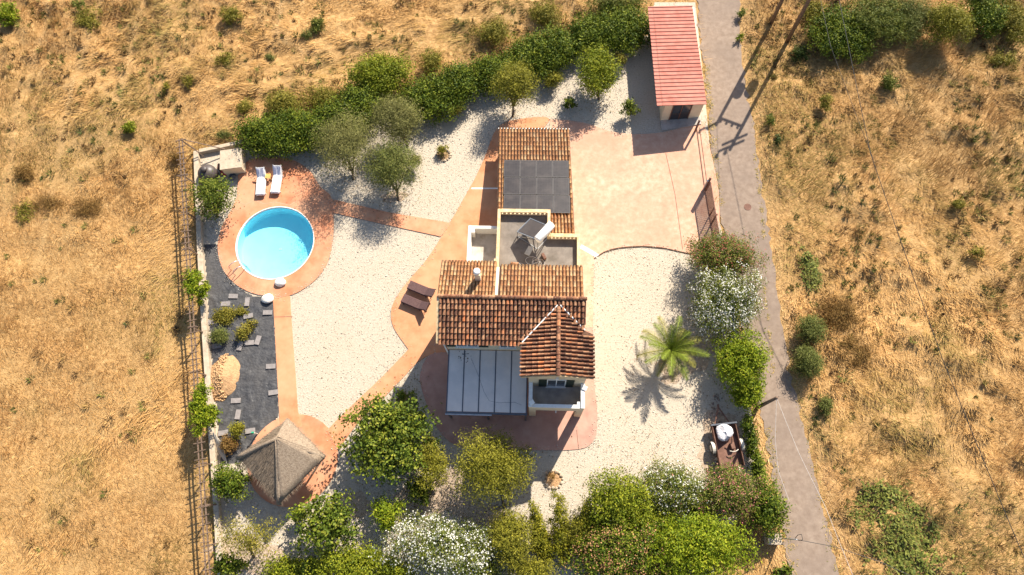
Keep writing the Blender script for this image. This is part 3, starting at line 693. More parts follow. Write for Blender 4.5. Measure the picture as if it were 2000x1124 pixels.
p = at(1033,491,TZF+.01); o = MB().box(-.18,.18,-.32,.32,.03,.08,mat=Matrix.Translation(p) @ Matrix.Rotation(-.45,4,'Z')).build('white_board', 'cream', None); tag(o, 'small pale board lying in the shade of the solar collector', 'board')
p = at(1005,516,TZF+.01); o = MB().tube([p+Vector((-.25,.02,.09)),p+Vector((.25,-.02,.09))], .10, 10).build('clay_pipe', 'tile', None, True); tag(o, 'orange clay pipe piece on the terrace by the tile edge', 'pipe')
p = at(1062,503,TZF+.01); o = MB().box(-.09,.09,-.2,.2,0,.3,mat=Matrix.Translation(p) @ Matrix.Rotation(.5,4,'Z')).build('brick_stack', 'rust', None); tag(o, 'rust brown brick stub standing on the terrace floor', 'brick')
def coil(cpx, r, n, seed, z):
    c = at(*cpx, z); rr = random.Random(seed); pts = []
    for k in range(n*12):
        a = k*2*math.pi/12; q = r*(1+.35*math.sin(a*.37+seed)+rr.uniform(-.08,.08)); pts.append(c+Vector((q*math.cos(a)+.3*math.sin(a*.13), q*.7*math.sin(a)+.1*math.cos(a*.21), .02+.004*k/12*3)))
    return pts
tag(MB().tube(coil((1043,512),.32,5,3,TZF+.01), .015, 5).build('loose_cable', 'wcable'), 'looped white cable beside the foot of the solar stand', 'cable')
tag(MB().tube(coil((1015,521),.2,5,9,TZF+.01), .015, 5).build('loose_cable', 'wcable'), 'tangled white cable beside the orange clay pipe', 'cable')

# ------------------------------------------------------------------ shed
shed = empty('shed', 'small cream shed with red ribbed sheet metal roof beside the road', 'shed')
SZ = 2.42
NW, NE, SE, SW = at(1265,15,SZ+.1), at(1352,13,SZ-.1), at(1380,204,SZ-.1), at(1283,207,SZ+.1)
def inset(p, a, b): return p
sx0 = SW.x+.22; ex = .16
w_sw = at(1290,237); w_se = at(1364,231); 
off = Vector((NW.x-SW.x, NW.y-SW.y, 0)); ln = off.length; offn = off.normalized()
w_nw = w_sw+offn*(ln-.35); w_ne = w_se+offn*(ln-.35)
b4 = [w_sw,w_se,w_ne,w_nw]; t4 = [w_sw+Vector((0,0,SZ+.02)),w_se+Vector((0,0,SZ-.16)),w_ne+Vector((0,0,SZ-.16)),w_nw+Vector((0,0,SZ+.02))]
MB().add(b4+t4, [(3,2,1,0),(4,5,6,7),(0,1,5,4),(1,2,6,5),(2,3,7,6),(3,0,4,7)]).build('wall', 'render', shed)
rs = empty  # keep
nr_ = 27; pts = []
roofo = MB().prism([SW,SE,NE,NW], (0,0,.02)).build('roof', 'redmetal', shed)
for k in range(nr_+1):
    t = (k+.02)/(nr_+.04); a = SW.lerp(NW, t); b = SE.lerp(NE, t)
    MB().bar(a+Vector((0,0,.04)), b+Vector((0,0,.04)), .07, .05).build('rib', 'redmetal', roofo)
MB().bar(SW.lerp(NW,0)+Vector((.42,0,.055)), NW+Vector((.42,0,.055)), .01,.012).build('seam', 'rust', roofo)
fd = (w_se-w_sw).normalized(); fn = Vector((fd.y,-fd.x,0))
dA = w_sw+fd*.62; dB = w_sw+fd*2.05
MB().prism([dA+fn*.02,dB+fn*.02,dB+fn*.02+Vector((0,0,2.05)),dA+fn*.02+Vector((0,0,2.05))], -fn*.03).build('door', 'dark', shed)
for t in (0,.5,1): MB().bar(dA.lerp(dB,t)+fn*.03, dA.lerp(dB,t)+fn*.03+Vector((0,0,2.05)), .06).build('door_frame', 'rust', shed)
for t in (.25,.75): MB().prism([dA.lerp(dB,t-.2)+fn*.025+Vector((0,0,1.0)),dA.lerp(dB,t+.2)+fn*.025+Vector((0,0,1.0)),dA.lerp(dB,t+.2)+fn*.025+Vector((0,0,1.95)),dA.lerp(dB,t-.2)+fn*.025+Vector((0,0,1.95))], fn*.01).build('pane', 'glass', shed)
wd = (w_nw-w_sw).normalized(); wnrm = Vector((-wd.y,wd.x,0)); wA = w_sw+wd*3.0
MB().prism([wA+wnrm*.02+Vector((0,0,1.2)),wA+wd*.6+wnrm*.02+Vector((0,0,1.2)),wA+wd*.6+wnrm*.02+Vector((0,0,1.9)),wA+wnrm*.02+Vector((0,0,1.9))], -wnrm*.04).build('window', 'dark', shed)
pl = [w_sw-fd*.05+fn*.9, w_se+fd*.1+fn*.6, w_se+fd*.1, w_sw-fd*.05]
MB().prism([Vector((q.x,q.y,-.02)) for q in pl], (0,0,.13)).build('plinth', 'plinth', shed)

# ------------------------------------------------------------------ gate, posts, poles and cables
ga, gb = at(1378,374,.08), at(1394,470,.08)
gate = empty('sliding_gate', 'brown diamond lattice sliding gate between driveway and road', 'gate')
gh = 1.45; gd = (gb-ga); gl = gd.length; gd.normalize(); Z = Vector((0,0,1))
for z in (.0, gh): MB().bar(ga+Z*z, gb+Z*z, .06).build('rail', 'rust', gate)
for t in (0, .5, 1): MB().bar(ga.lerp(gb,t)+Z*.031, ga.lerp(gb,t)+Z*(gh-.031), .06).build('stile', 'rust', gate)
mb = MB(); n = 26
for k in range(-8, n+1):
    for s_ in (0, 1):
        a0 = k*gl/n; a1 = a0+gh*.9
        lo, hi = max(0,a0), min(gl,a1)
        if hi-lo < .05: continue
        f0, f1 = (lo-a0)/(a1-a0), (hi-a0)/(a1-a0)
        za, zb = (gh*f0, gh*f1) if s_ == 0 else (gh*(1-f0), gh*(1-f1))
        mb.bar(ga+gd*lo+Z*za+Vector((.006*s_,0,0)), ga+gd*hi+Z*zb+Vector((.006*s_,0,0)), .022)
tag(mb.build('lattice', 'rust', gate), kind='stuff')
def post(nm, px, h, w, lab, mat='rust'):
    p = at(*px); o = MB().box(p.x-w/2,p.x+w/2,p.y-w/2,p.y+w/2,-.05,h).add([(p.x-w/2-.02,p.y-w/2-.02,h),(p.x+w/2+.02,p.y-w/2-.02,h),(p.x+w/2+.02,p.y+w/2+.02,h),(p.x-w/2-.02,p.y+w/2+.02,h),(p.x,p.y,h+.06)],[(0,1,4),(1,2,4),(2,3,4),(3,0,4),(3,2,1,0)]).build(nm, mat); return tag(o, lab, 'post', 'gate posts')
post('gate_post', (1357,258), 1.5, .12, 'slim rusty post standing beside the shed corner')
post('gate_post', (1376,371), 1.75, .13, 'rusty post at the shed end of the lattice gate')
post('gate_post', (1372,373), 1.6, .10, 'pale steel guide post next to the lattice gate end', 'steel')
post('gate_post', (1390,436), 1.45, .09, 'rusty stop post halfway along the lattice gate')
o = MB().lathe((*at(1460,405)[:2],.014), [(.27,0),(.27,.012),(.22,.016),(.02,.016)], 20).build('manhole_cover', 'rust'); tag(o, 'round iron manhole cover in the asphalt road', 'manhole cover')

def pole(name, lab, px, h, r, mat='wood'):
    p = at(*px); e = empty(name, lab, 'utility pole', None, p)
    MB().tube([(0,0,-.1),(0,0,h)], [r,r*.72], 12).build('pole_shaft', mat, e, True); return e, p
HP = 9.15
pA, bA = pole('utility_pole', 'tall brown pole with round transformers, left of the pair by road', (1503,52), HP-.6, .16)
pB, bB = pole('utility_pole', 'tall brown pole with double crossarms, right of the pair by road', (1537,82), HP, .16)
L1 = lambda h: 1/math.tan(EL)
arm = (at(1456,263)-at(1400,287)).normalized()
for z in (HP-.35, HP-.85):
    MB().bar(arm*-1.15+Z*z, arm*1.05+Z*z, .12).build('crossarm', 'wood', pB)
for t in (-1.1,-.35): MB().lathe((arm*t+Z*(HP-.28)).to_tuple(), [(.05,0),(.05,.25),(.13,.27),(.13,.45),(.05,.5)], 10).build('insulator', 'dark', pB, True)
link = (bB-bA)
MB().bar(Z*(HP-1.2), link+Z*(HP-1.9), .13).build('tie_beam', 'rust', pA)
for t in (.1,.35,.6,.85): MB().lathe((link*t+Z*(HP-1.15-.7*t)).to_tuple(), [(.05,0),(.10,.05),(.05,.12),(.11,.18),(.04,.25)], 10).build('insulator', 'dark', pA, True)
arm2 = (at(1420,215)-at(1383,232)).normalized()
MB().bar(arm2*-1.6+Z*(HP-.8), arm2*.3+Z*(HP-.8), .12).build('crossarm', 'wood', pA)
for t in (-1.5,-.7): MB().lathe((arm2*t+Z*(HP-.75)).to_tuple(), [(.05,0),(.10,.05),(.05,.12),(.11,.18),(.04,.25)], 10).build('insulator', 'dark', pA, True)
for z, o_ in ((5.3,(.36,.05)),(4.75,(.95,-.45))):
    MB().lathe((o_[0],o_[1],z), [(.3,0),(.36,.1),(.36,.75),(.3,.85)], 16).build('transformer', 'greymetal', pA, True)
    MB().bar((0,0,z+.4),(o_[0],o_[1],z+.4),.08).build('bracket', 'rust', pA)
def cable(name, lab, pts, r, mat, sag=0, n=14):
    out = []
    for a, b in zip(pts[:-1], pts[1:]):
        a, b = Vector(a), Vector(b)
        for k in range(n): t = k/n; out.append(a.lerp(b,t)-Z*sag*4*t*(1-t))
    out.append(Vector(pts[-1])); o = MB().tube(out, r, 5).build(name, mat); return tag(o, lab, 'cable')
topB = bB+Z*(HP-.1); topA = bA+Z*(HP-.75)
e1 = at(2010,1150,5.0); e1.z = 5
def via(px, h): return at(*px, h)
cable('power_cable', 'long thin dark power cable crossing above the dry field beyond the road', [topB+arm*-.3, via((1700,300),8.3), via((1840,700),6.6), via((2000,1090),6.4), via((2120,1330),8.0)], .02, 'cable', .05)
cable('power_cable', 'second dark cable starting at the double pole and joining the field cable', [topA, via((1622,90),9.2), via((1705,310),8.25)], .014, 'cable', .05)
pC, bC = pole('service_pole', 'short leaning brown service pole next to the lime green vine', (1478,797), 3.95, .13)
tC = bC+Z*3.9
cable('service_cable', 'white cable slanting from the short pole over the road to the verge', [tC, via((1560,885),3.6), via((1612,990),3.4), via((1668,1130),3.6), via((1720,1300),4.2)], .012, 'wcable', .03)
cable('service_cable', 'white cable hanging from the short pole down to the dark hedge', [tC, via((1514,860),3.3), via((1520,920),3.0), via((1541,978),2.6)], .012, 'wcable', .02)
pD, bD = pole('service_pole', 'thin grey steel service pole at the wall block by the road', (1522,1052), 3.0, .05, 'steel')
tD = bD+Z*2.95
MB().tube([(0,0,2.6),(.15,.25,2.8),(.3,.3,3.0),(.32,0,3.05),(.1,-.05,2.95)], .02, 6).build('cable_loop', 'cable', pD)
cable('service_cable', 'dark cable running from the grey steel pole over the road', [tD, via((1630,1068),3.3), via((1720,1098),3.6), via((1900,1180),5.2)], .018, 'cable', .02)
p = at(1505,1052); o = MB().box(p.x-.45,p.x+.4,p.y-.35,p.y+.35,-.1,.9).build('meter_block', 'wall', None, bevel=.03); tag(o, 'small plastered meter block at the foot of the grey pole', 'wall block')

# ------------------------------------------------------------------ trellis along the west wall
tre = empty('trellis', 'long weathered timber trellis of rails and crossbars along the low wall', 'trellis')
TZ = 1.95
ra, rb = at(353,272,TZ), at(408,1150,TZ); td = (rb-ra).normalized(); tn = Vector((-td.y,td.x,0)); tl = (rb-ra).length
tr_bend = lambda s_: Vector((0,0,0))
for s_ in (-.12, .12): MB().bar(ra+tn*s_, rb+tn*s_, .07, .07).build('rail', 'wood', tre)
mslat = MB().bar((-.36,0,0),(.36,0,0),.05,.04)
slm = None; k = 0; s_ = .15
rr = random.Random(5)
while s_ < tl-.1:
    p = ra+td*s_+Z*.056
    if slm is None: slm = bpy.data.meshes.new('crossbar'); slm.from_pydata(mslat.v, [], mslat.f); slm.materials.append(M['wood'])
    o = bpy.data.objects.new('crossbar', slm); COL.objects.link(o); o.parent = tre; o.location = p; o.rotation_euler = (0,0,math.atan2(tn.y,tn.x)+rr.uniform(-.09,.09)); o.scale = (rr.uniform(.8,1.12),1,1)
    s_ += rr.uniform(.40,.56)
for px in ((383,294),(388,363),(388,432),(391,501),(398,570),(401,652),(408,735),(413,810),(420,907),(428,985),(433,1060)):
    b = at(*px); t = (b-ra).dot(td); tp = ra+td*max(.05,t+.1)
    MB().bar(b, tp-Z*.08, .08).build('post', 'wood', tre)
    MB().bar(tp-tn*.35-Z*.07, tp+tn*.35-Z*.07, .06).build('bearer', 'wood', tre)
MB().bar(ra, at(440,292,.4), .06).build('brace', 'wood', tre); MB().bar(ra-Z*.1, at(398,306,.3), .06).build('brace', 'wood', tre)

# ------------------------------------------------------------------ pool furniture and corner
def lounger(name, lab, px, rz, mat, grp):
    e = empty(name, lab, 'sun lounger', grp, at(*px, .06), rz)
    for x in (-.31,.31): MB().bar((x,-.98,.30),(x,.45,.30),.05,.06).build('side_rail', mat, e)
    for x in (-.31,.31):
        for y in (-.8,.5): MB().box(x-.03,x+.03,y-.03,y+.03,0,.27).build('leg', mat, e)
    for k in range(13): MB().box(-.285,.285,-.97+k*.108,-.97+k*.108+.085,.30,.325).build('slat', mat, e)
    br = MB(); T = Matrix.Translation((0,.45,.33)) @ Matrix.Rotation(.62,4,'X')
    for x in (-.3,.3): br.box(x-.025,x+.025,0,.78,-.03,.02,mat=T)
    for k in range(7): br.box(-.27,.27,.02+k*.108,.10+k*.108,-.01,.012,mat=T)
    br.build('backrest', mat, e)
    MB().bar((-.31,.9,.02),(-.25,.85,.62),.03).build('prop', mat, e); MB().bar((.31,.9,.02),(.25,.85,.62),.03).build('prop', mat, e)
    return e
def towel(lab, px, rz, seed):
    rr = random.Random(seed); vs = []; nx_, ny_ = 9, 34
    for j in range(ny_):
        t = j/(ny_-1); y = -1.02+t*2.12
        zb = .355 if y < .45 else .355+(y-.45)*.70
        if y < -.97: zb = .355-(-.97-y)*3
        if t > .96: zb -= .03
        for i in range(nx_):
            u = i/(nx_-1)-.5; ex = max(0,abs(u)-.44)*2.2
            vs.append((u*.68, min(y,1.06)-.12*max(0,(y-.45)), zb-ex+.012*math.sin(9*u+3*y+seed)*(1 if y > .35 else .4)+rr.uniform(-.003,.003)))
    fs = [(j*nx_+i,j*nx_+i+1,(j+1)*nx_+i+1,(j+1)*nx_+i) for j in range(ny_-1) for i in range(nx_-1)]
    mb = MB().add(vs, fs); o = mb.build('towel', 'towel', None, True); o.location = at(*px,.06); o.rotation_euler = (0,0,rz); tag(o, lab, 'towel', 'white towels on the loungers')
    s_ = o.modifiers.new('thick','SOLIDIFY'); s_.thickness = .012
    st = MB()
    for k in range(5):
        x = -.24+k*.11
        vs2 = []
        for j in range(23, 33):
            q = vs[j*nx_+min(nx_-1,int(round((x/.68+.5)*(nx_-1))))]; vs2 += [(x-.035,q[1],q[2]+.018),(x+.035,q[1],q[2]+.018)]
        st.add(vs2, [(2*j,2*j+1,2*j+3,2*j+2) for j in range(9)])
    st.build('stripe', 'blue', o)
    return o
g_ = 'white loungers by the pool'
lounger('sun_lounger', 'white lounger under a towel, nearer the pump house', (513,361), math.radians(4), 'white', g_)
lounger('sun_lounger', 'white lounger under a towel, nearer the olive trees', (543.5,357), math.radians(-1), 'white', g_)
towel('white towel with bluish head stripes on the lounger nearer the pump house', (513,361), math.radians(4), 1)
towel('white towel with bluish head stripes on the lounger nearer the olive trees', (543.5,357), math.radians(-1), 2)
g_ = 'brown loungers by the house'
lounger('sun_lounger', 'brown wicker lounger, the one nearer the swimming pool and roof edge ridge', (824,569), math.radians(248), 'brown', g_)['label'] = 'dark brown lounger on the house apron, upper one of two'
lounger('sun_lounger', 'dark brown lounger on the house apron, lower one of two', (812,595), math.radians(248), 'brown', g_)
for px in ((824,569),(812,595)):
    e = [o for o in COL.objects if o.name.startswith('sun_lounger') and (o.location-at(*px,.06)).length < .01][0]
    mb = MB(); mb.box(-.30,.30,-.98,.42,.328,.39); T = Matrix.Translation((0,.44,.36)) @ Matrix.Rotation(.62,4,'X'); mb.box(-.30,.30,0,.78,.015,.07,mat=T); mb.build('cushion', 'brown', e, bevel=.02)
e = empty('side_table', 'small yellow pine side table between the two white loungers', 'side table', loc=at(527,349,.06))
for k in range(5): MB().box(-.21+k*.085,-.135+k*.085,-.2,.2,.38,.40).build('slat', 'yellow', e)
for x in (-.18,.18):
    for y in (-.17,.17): MB().box(x-.02,x+.02,y-.02,y+.02,0,.379).build('leg', 'yellow', e)

tk = at(413,347); e = empty('water_tank', 'dark brown domed plastic water tank in the wall corner', 'water tank', loc=tk)
MB().lathe((0,0,0), [(.62,0),(.66,.08),(.68,.6),(.70,.62),(.70,.68),(.66,.86),(.52,1.04),(.32,1.16),(.2,1.2)], 32).build('tank_body', 'tank', e, True)
MB().lathe((0,0,0), [(.19,1.19),(.19,1.29),(.24,1.30),(.24,1.36),(.05,1.40)], 20).build('lid', 'tank', e, True)
bx = [at(442,343.5),at(481,338.5)]; e = empty('pump_house', 'low cream plastered pump house block beside the pool terrace', 'pump house')
d_ = (bx[1]-bx[0]); d_.z = 0; nn = Vector((-d_.y,d_.x,0)).normalized()*1.55
MB().prism([bx[0]+Z*-.05,bx[1]+Z*-.05,bx[1]+nn-Z*.05,bx[0]+nn-Z*.05], (0,0,.98)).build('wall', 'render', e)
du = d_.normalized()*.06; dnn = nn.normalized()*.06
MB().prism([bx[0]-du-dnn+Z*.931,bx[1]+du-dnn+Z*.931,bx[1]+du+nn+dnn+Z*.931,bx[0]-du+nn+dnn+Z*.931], (0,0,.09)).build('roof_slab', 'wall', e, bevel=.015)
p = at(434,331); o = MB().box(p.x-.16,p.x+.16,p.y-.2,p.y+.2,0,.45).box(p.x-.18,p.x+.18,p.y-.22,p.y+.22,.451,.49).build('filter_box', 'rust', None, bevel=.01); tag(o, 'small brown box between tank and pump house', 'box')
p = at(440,340); o = MB().box(p.x-.22,p.x+.16,p.y-.16,p.y+.16,0,.22).box(p.x-.25,p.x+.19,p.y-.19,p.y+.19,.221,.25).build('red_crate', 'red', None, bevel=.01); tag(o, 'red plastic crate at the foot of the pump house', 'crate')
p = at(456,347); o = MB()
for k in range(4): o.tube([(p.x+(.2+.02*k)*math.cos(a),p.y+(.2+.02*k)*math.sin(a),.05+.045*k) for a in np.linspace(0,6.2,18)], .025, 6)
tag(o.build('hose_coil', 'greymetal'), 'coiled grey hose in front of the pump house', 'hose')
cable('garden_hose', 'blue garden hose lying at the hedge foot behind loungers', [at(530,300,.03),at(560,302,.03),at(585,299,.03),at(587,293,.03)], .03, 'bluehose', 0, 5)
def boulder(lab, px, r, seed, mat='pale', name='boulder', z=.04, amp=.07):
    p = at(*px); o = MB().blob((p.x,p.y,z+r[2]*.55), r, seed, 14, 8, amp).build(name, mat, None, True); return tag(o, lab, 'boulder')
boulder('bleached white boulder touching the pool rim', (549,553), (.40,.36,.22), 5)
boulder('bleached white boulder at the corner of membrane and pool path', (524,585), (.46,.36,.20), 8)

# membrane bed
MEMB_PX = [(399,478),(428,478),(427,500),(437,530),(458,556),(492,578),(534,583),(540,700),(546,812),(520,838),(494,868),(470,905),(432,905),(424,800),(415,700),(406,580)]
mo = [at(*p) for p in MEMB_PX]
mx_ = [p.x for p in mo]; my_ = [p.y for p in mo]
stp = .12; ax_ = np.arange(min(mx_), max(mx_)+stp, stp); ay_ = np.arange(min(my_), max(my_)+stp, stp)
AX, AY = np.meshgrid(ax_, ay_); ang = .35
U1 = AX*math.cos(ang)+AY*math.sin(ang)*.25
AZ_ = .012+.07*np.maximum(0, fbm(AX*1.3, AY*.4, .7, 77, 2)-.42)+.10*np.clip(1-abs(fbm(AX, AY*.5, .9, 91, 2)-.5)*22, 0, 1)*.7
ii = np.arange(AX.size).reshape(AX.shape)
FF = np.stack([ii[:-1,:-1],ii[:-1,1:],ii[1:,1:],ii[1:,:-1]],-1).reshape(-1,4)
mcx = ((AX[:-1,:-1]+AX[1:,1:])/2).ravel(); mcy = ((AY[:-1,:-1]+AY[1:,1:])/2).ravel()
o = np_mesh('weed_membrane', np.stack([AX.ravel(),AY.ravel(),AZ_.ravel()],1), FF[inside(mo,mcx,mcy)], 'membrane'); tag(o, 'wrinkled black weed membrane sheet covering the bed by the trellis', 'membrane')
o.data.polygons.foreach_set('use_smooth', [True]*len(o.data.polygons))
PV = [((456,579),0,'level slab nearest the pool terrace'),((441,594),4,'slab just above the creeping plant'),((483,590),92,'upright slab under the pool terrace curve'),((523,611),3,'slab beside the path below the corner boulder'),((485,618),14,'slab at the end of the creeping plant'),((411,630),8,'slab left of the creeping plant by the wall'),((487,670),6,'slab below the small leafy plants'),((504,665),80,'upright slab next to the path, below small plants'),((469,676),85,'slab between the grey bush and path'),((529,716),5,'slab at the path edge beside the sand'),((534,767),10,'slab at the path edge below the sand level'),((461,783),4,'slab right below the sand heap'),((465,810),88,'upright slab between sand heap and gazebo'),((436,846),12,'slab beside the wall near the yellow bush'),((489,842),10,'slab nearest the thatched gazebo'),((424,676),12,'slab under the grey bush beside the wall')]
for px, rz, lab in PV:
    p = at(*px, .055); o = MB().box(-.33,.33,-.17,.17,0,.05).build('paving_slab', 'paver', None, bevel=.008); o.location = p; o.rotation_euler = (.02,.03,math.radians(rz)); tag(o, 'grey paving '+lab, 'paving slab', 'slabs weighing down the membrane')
p = at(437,738); mb = MB(); n_, m_ = 26, 12; vs = [(p.x,p.y,.62)]; rr = random.Random(3)
for j in range(1, m_+1):
    t = j/m_
    for k in range(n_):
        a = 2*math.pi*k/n_; q = 1+.10*math.sin(2*a+1)+.05*rr.uniform(-1,1)
        vs.append((p.x+1.05*t*q*math.cos(a), p.y+1.72*t*q*math.sin(a), max(.02, .62*(1-t)**.85+rr.uniform(-.05,.05)*(1-t*.6))))
fs = [(0,1+k,1+(k+1)%n_) for k in range(n_)]+[(1+j*n_+k,1+(j+1)*n_+k,1+(j+1)*n_+(k+1)%n_,1+j*n_+(k+1)%n_) for j in range(m_-1) for k in range(n_)]
e = MB().add(vs, fs).build('sand_heap', 'sand', None, True); tag(e, 'heap of ochre sand and clods lying on the black membrane', 'sand heap')
def clods(pts, rad, colr, name, parent, mat='stone', squash=.7):
    """many irregular stones as one mesh"""
    n = len(pts); base = np.array([(1,0,0),(0,1,0),(-1,0,0),(0,-1,0),(0,0,1),(0,0,-1)], float)
    tri = np.array([(0,1,4),(1,2,4),(2,3,4),(3,0,4),(1,0,5),(2,1,5),(3,2,5),(0,3,5)])
    a = rng.uniform(0, 6.28, n); c, s_ = np.cos(a), np.sin(a); jit = rng.uniform(.6, 1.25, (n, 6, 1))
    V = base[None]*jit*rad[:, None, None]; V[:, :, 2] *= squash
    X = V[:, :, 0]*c[:, None]-V[:, :, 1]*s_[:, None]; Y = V[:, :, 0]*s_[:, None]+V[:, :, 1]*c[:, None]
    V = np.stack([X, Y, V[:, :, 2]], -1)+pts[:, None, :]
    Ff = (tri[None]+np.arange(n)[:, None, None]*6).reshape(-1, 3)
    return tag(np_mesh(name, V.reshape(-1, 3), Ff, mat, col=np.repeat(colr, 8, 0), parent=parent), kind='stuff')
n = 420; t = rng.random(n)**.6; a = rng.uniform(1.5, 5.2, n)
P3 = np.stack([p.x+1.0*t*np.cos(a), p.y+1.65*t*np.sin(a), .62*(1-t)**.85+.02], 1)
clods(P3, rng.uniform(.04, .12, n), np.array([.50,.31,.16])*rng.uniform(.7,1.15,(n,1)), 'clods', e)

# thatched gazebo
gaz = empty('thatched_gazebo', 'square garden gazebo with pointed straw thatch roof and rolled ridges', 'gazebo')
GZE, GZA = 2.05, 3.45
cs = [at(562,822,GZE), at(632,893,GZE), at(545,982,GZE), at(466,894,GZE)]; ap = at(540,857,GZA)
gc = (cs[0]+cs[1]+cs[2]+cs[3])/4
SV, SC = [], []
for k in range(4):
    a, b = cs[k], cs[(k+1)%4]
    nn_ = (b-a).cross(ap-a).normalized(); nn_ = nn_ if nn_.z > 0 else -nn_
    mb = MB(); R_ = 7; vs = []
    for i in range(R_+1):
        t = i/R_; l, r_ = a.lerp(ap,t), b.lerp(ap,t)
        for j in range(9): vs.append(l.lerp(r_,j/8)+nn_*(.05*math.sin(i*2.2+j*1.7)*(1-t)+.02))
    fs = [(i*9+j,i*9+j+1,(i+1)*9+j+1,(i+1)*9+j) for i in range(R_) for j in range(8)]
    f_ = mb.add(vs, fs).build('thatch_panel', 'thatch', gaz, True); s_ = f_.modifiers.new('t','SOLIDIFY'); s_.thickness = .14; s_.offset = -1
    mid = a.lerp(b,.5); MB().tube([mid+nn_*.05, mid.lerp(ap,.5)+nn_*.05, ap], [.03,.025,.02], 6).build('seam', 'bark', gaz)
    MB().tube([a.lerp(ap,t)+Z*.02 for t in (-.03,.15,.4,.7,1)], [.16,.17,.14,.12,.10], 8).build('ridge_roll', 'thatch', gaz, True)
    m = 1500; t = 1-np.sqrt(rng.random(m)); w = rng.random(m)
    A_, B2, P_ = (np.array(q) for q in (a, b, ap)); l = A_+(P_-A_)*t[:, None]; r_ = B2+(P_-B2)*t[:, None]; q = l+(r_-l)*w[:, None]
    dwn = (A_+B2)/2-P_; dwn = dwn/np.linalg.norm(dwn); ac = (B2-A_)/np.linalg.norm(B2-A_); ln_ = rng.uniform(.25,.5,(m,1))
    tip = q+(dwn+ac*rng.normal(0,.12,(m,1)))*ln_+np.array(nn_)*rng.uniform(.06,.12,(m,1)); q0 = q+np.array(nn_)*.035
    SV.append(np.stack([q0-ac*.014, q0+ac*.014, tip], 1)); SC.append(np.array([.32,.245,.175])*rng.uniform(.45,1.25,(m,1)))
SV = np.concatenate(SV); tag(np_mesh('straw', SV.reshape(-1,3), np.arange(len(SV)*3).reshape(-1,3), 'straw', col=np.concatenate(SC), parent=gaz), kind='stuff')
MB().lathe(ap.to_tuple(), [(.16,-.06),(.13,.05),(.05,.1)], 12).build('finial', 'thatch', gaz, True)
for c in cs: q = gc.lerp(Vector((c.x,c.y,0)), .72); MB().tube([(q.x,q.y,0),(q.x,q.y,GZE+.15)], .07, 8).build('post', 'wood', gaz)
for k in range(4): MB().bar(gc.lerp(cs[k],.72)+Z*.0, gc.lerp(cs[(k+1)%4],.72)+Z*.0, .08).build('beam', 'wood', gaz)
MB().lathe((gc.x,gc.y,0), [(.05,.04),(.05,.70),(.45,.70),(.45,.75)], 20).build('table', 'wood', gaz)
p = at(503,848); e = empty('standpipe', 'pale garden standpipe with green tap beside the gazebo', 'tap', loc=p)
MB().tube([(0,0,0),(0,0,.7),(.1,-.05,.75)], .04, 8).build('pipe', 'cream', e); MB().box(-.08,.08,-.05,.05,.78,.88).build('tap_handle', flat('green_tap', (.02,.30,.16)), e)
# cane screen by the wall
p0, p1 = at(424,880), at(446,905)
e = empty('cane_screen', 'pale split cane screen leaning between wall and dark round shrub', 'screen'); k = 0
for k in range(16):
    t = k/15; b = p0.lerp(at(444,908),t); MB().bar(b+Z*.02, at(423,846).lerp(at(441,868),t)+Z*(.5+.06*math.sin(k*2.1)), .04).build('cane', 'cream', e)

# stone rings with saplings
def ring(lab, px, r, n, seed, soil):
    c = at(*px); e = empty('stone_ring', lab, 'stone ring', 'stone rings around young plants', c); rr = random.Random(seed)
    for k in range(n):
        a = 2*math.pi*k/n+rr.uniform(-.08,.08); q = r*rr.uniform(.93,1.07); s_ = rr.uniform(.08,.14)
        MB().blob((q*math.cos(a),q*math.sin(a),s_*.4), (s_,s_*rr.uniform(.7,1.1),s_*.7), seed*50+k, 7, 4, .12).build('stone', 'wall', e)
    MB().lathe((0,0,0), [(r,.004),(r*.5,.03),(.01,.05)], 20, False).build('soil', soil, e)
M['soil'] = surf('dry_soil', [(.3,(.20,.12,.06)),(.7,(.40,.26,.13))], scale=6, bump=.6)
ring('ring of brown stones in the white gravel between olive trees and house', (866,303), .52, 14, 1, 'soil')
ring('ring of pale stones filled with ochre soil near the blossoming bottom hedge', (1081,937), .55, 15, 2, 'sand')
ring('shaded ring of dark stones beside the patio corner', (788,782), .50, 13, 3, 'soil')

# ------------------------------------------------------------------ trailer
tr = empty('trailer', 'rusty open box trailer with pale wheels parked on the gravel', 'trailer', loc=at(1416,872), rz=math.radians(8))
MB().box(-.78,.78,-1.35,1.35,.42,.47).build('floor', 'rust', tr)
for x in (-.78,.74): MB().box(x,x+.04,-1.349,1.349,.471,.80).build('side_panel', 'rust', tr)
MB().box(-.739,.739,-1.35,-1.31,.471,.62).build('tailgate', 'rust', tr); MB().box(-.86,.86,1.31,1.41,.471,.86).build('front_panel', 'greymetal', tr)
for s_ in (-1,1):
    w = MB().tube([(s_*.84,-.05,.36),(s_*.86,-.05,.36),(s_*1.02,-.05,.36),(s_*1.04,-.05,.36)], [.30,.36,.36,.30], 22).build('wheel', 'rubber', tr, True)
    MB().tube([(s_*1.0,-.05,.36),(s_*1.055,-.05,.36)], [.24,.21], 18).build('rim', 'cream', w)
    arc = [(s_*.83, -.05+.44*math.cos(t_), .36+.44*math.sin(t_)) for t_ in np.linspace(.5, 2.64, 9)]
    MB().prism(arc+[(q_[0], -.05+(q_[1]+.05)*.93, .36+(q_[2]-.36)*.93) for q_ in arc[::-1]], (s_*.20,0,0)).build('mudguard', 'cream', tr)
MB().bar((-.5,1.4,.4),(0,2.5,.35),.07).bar((.5,1.4,.4),(0,2.5,.35),.07).box(-.05,.05,2.45,2.7,.32,.42).build('drawbar', 'rust', tr)
MB().tube([(-.8,-.05,.36),(.8,-.05,.36)], .04, 8).build('axle', 'dark', tr)
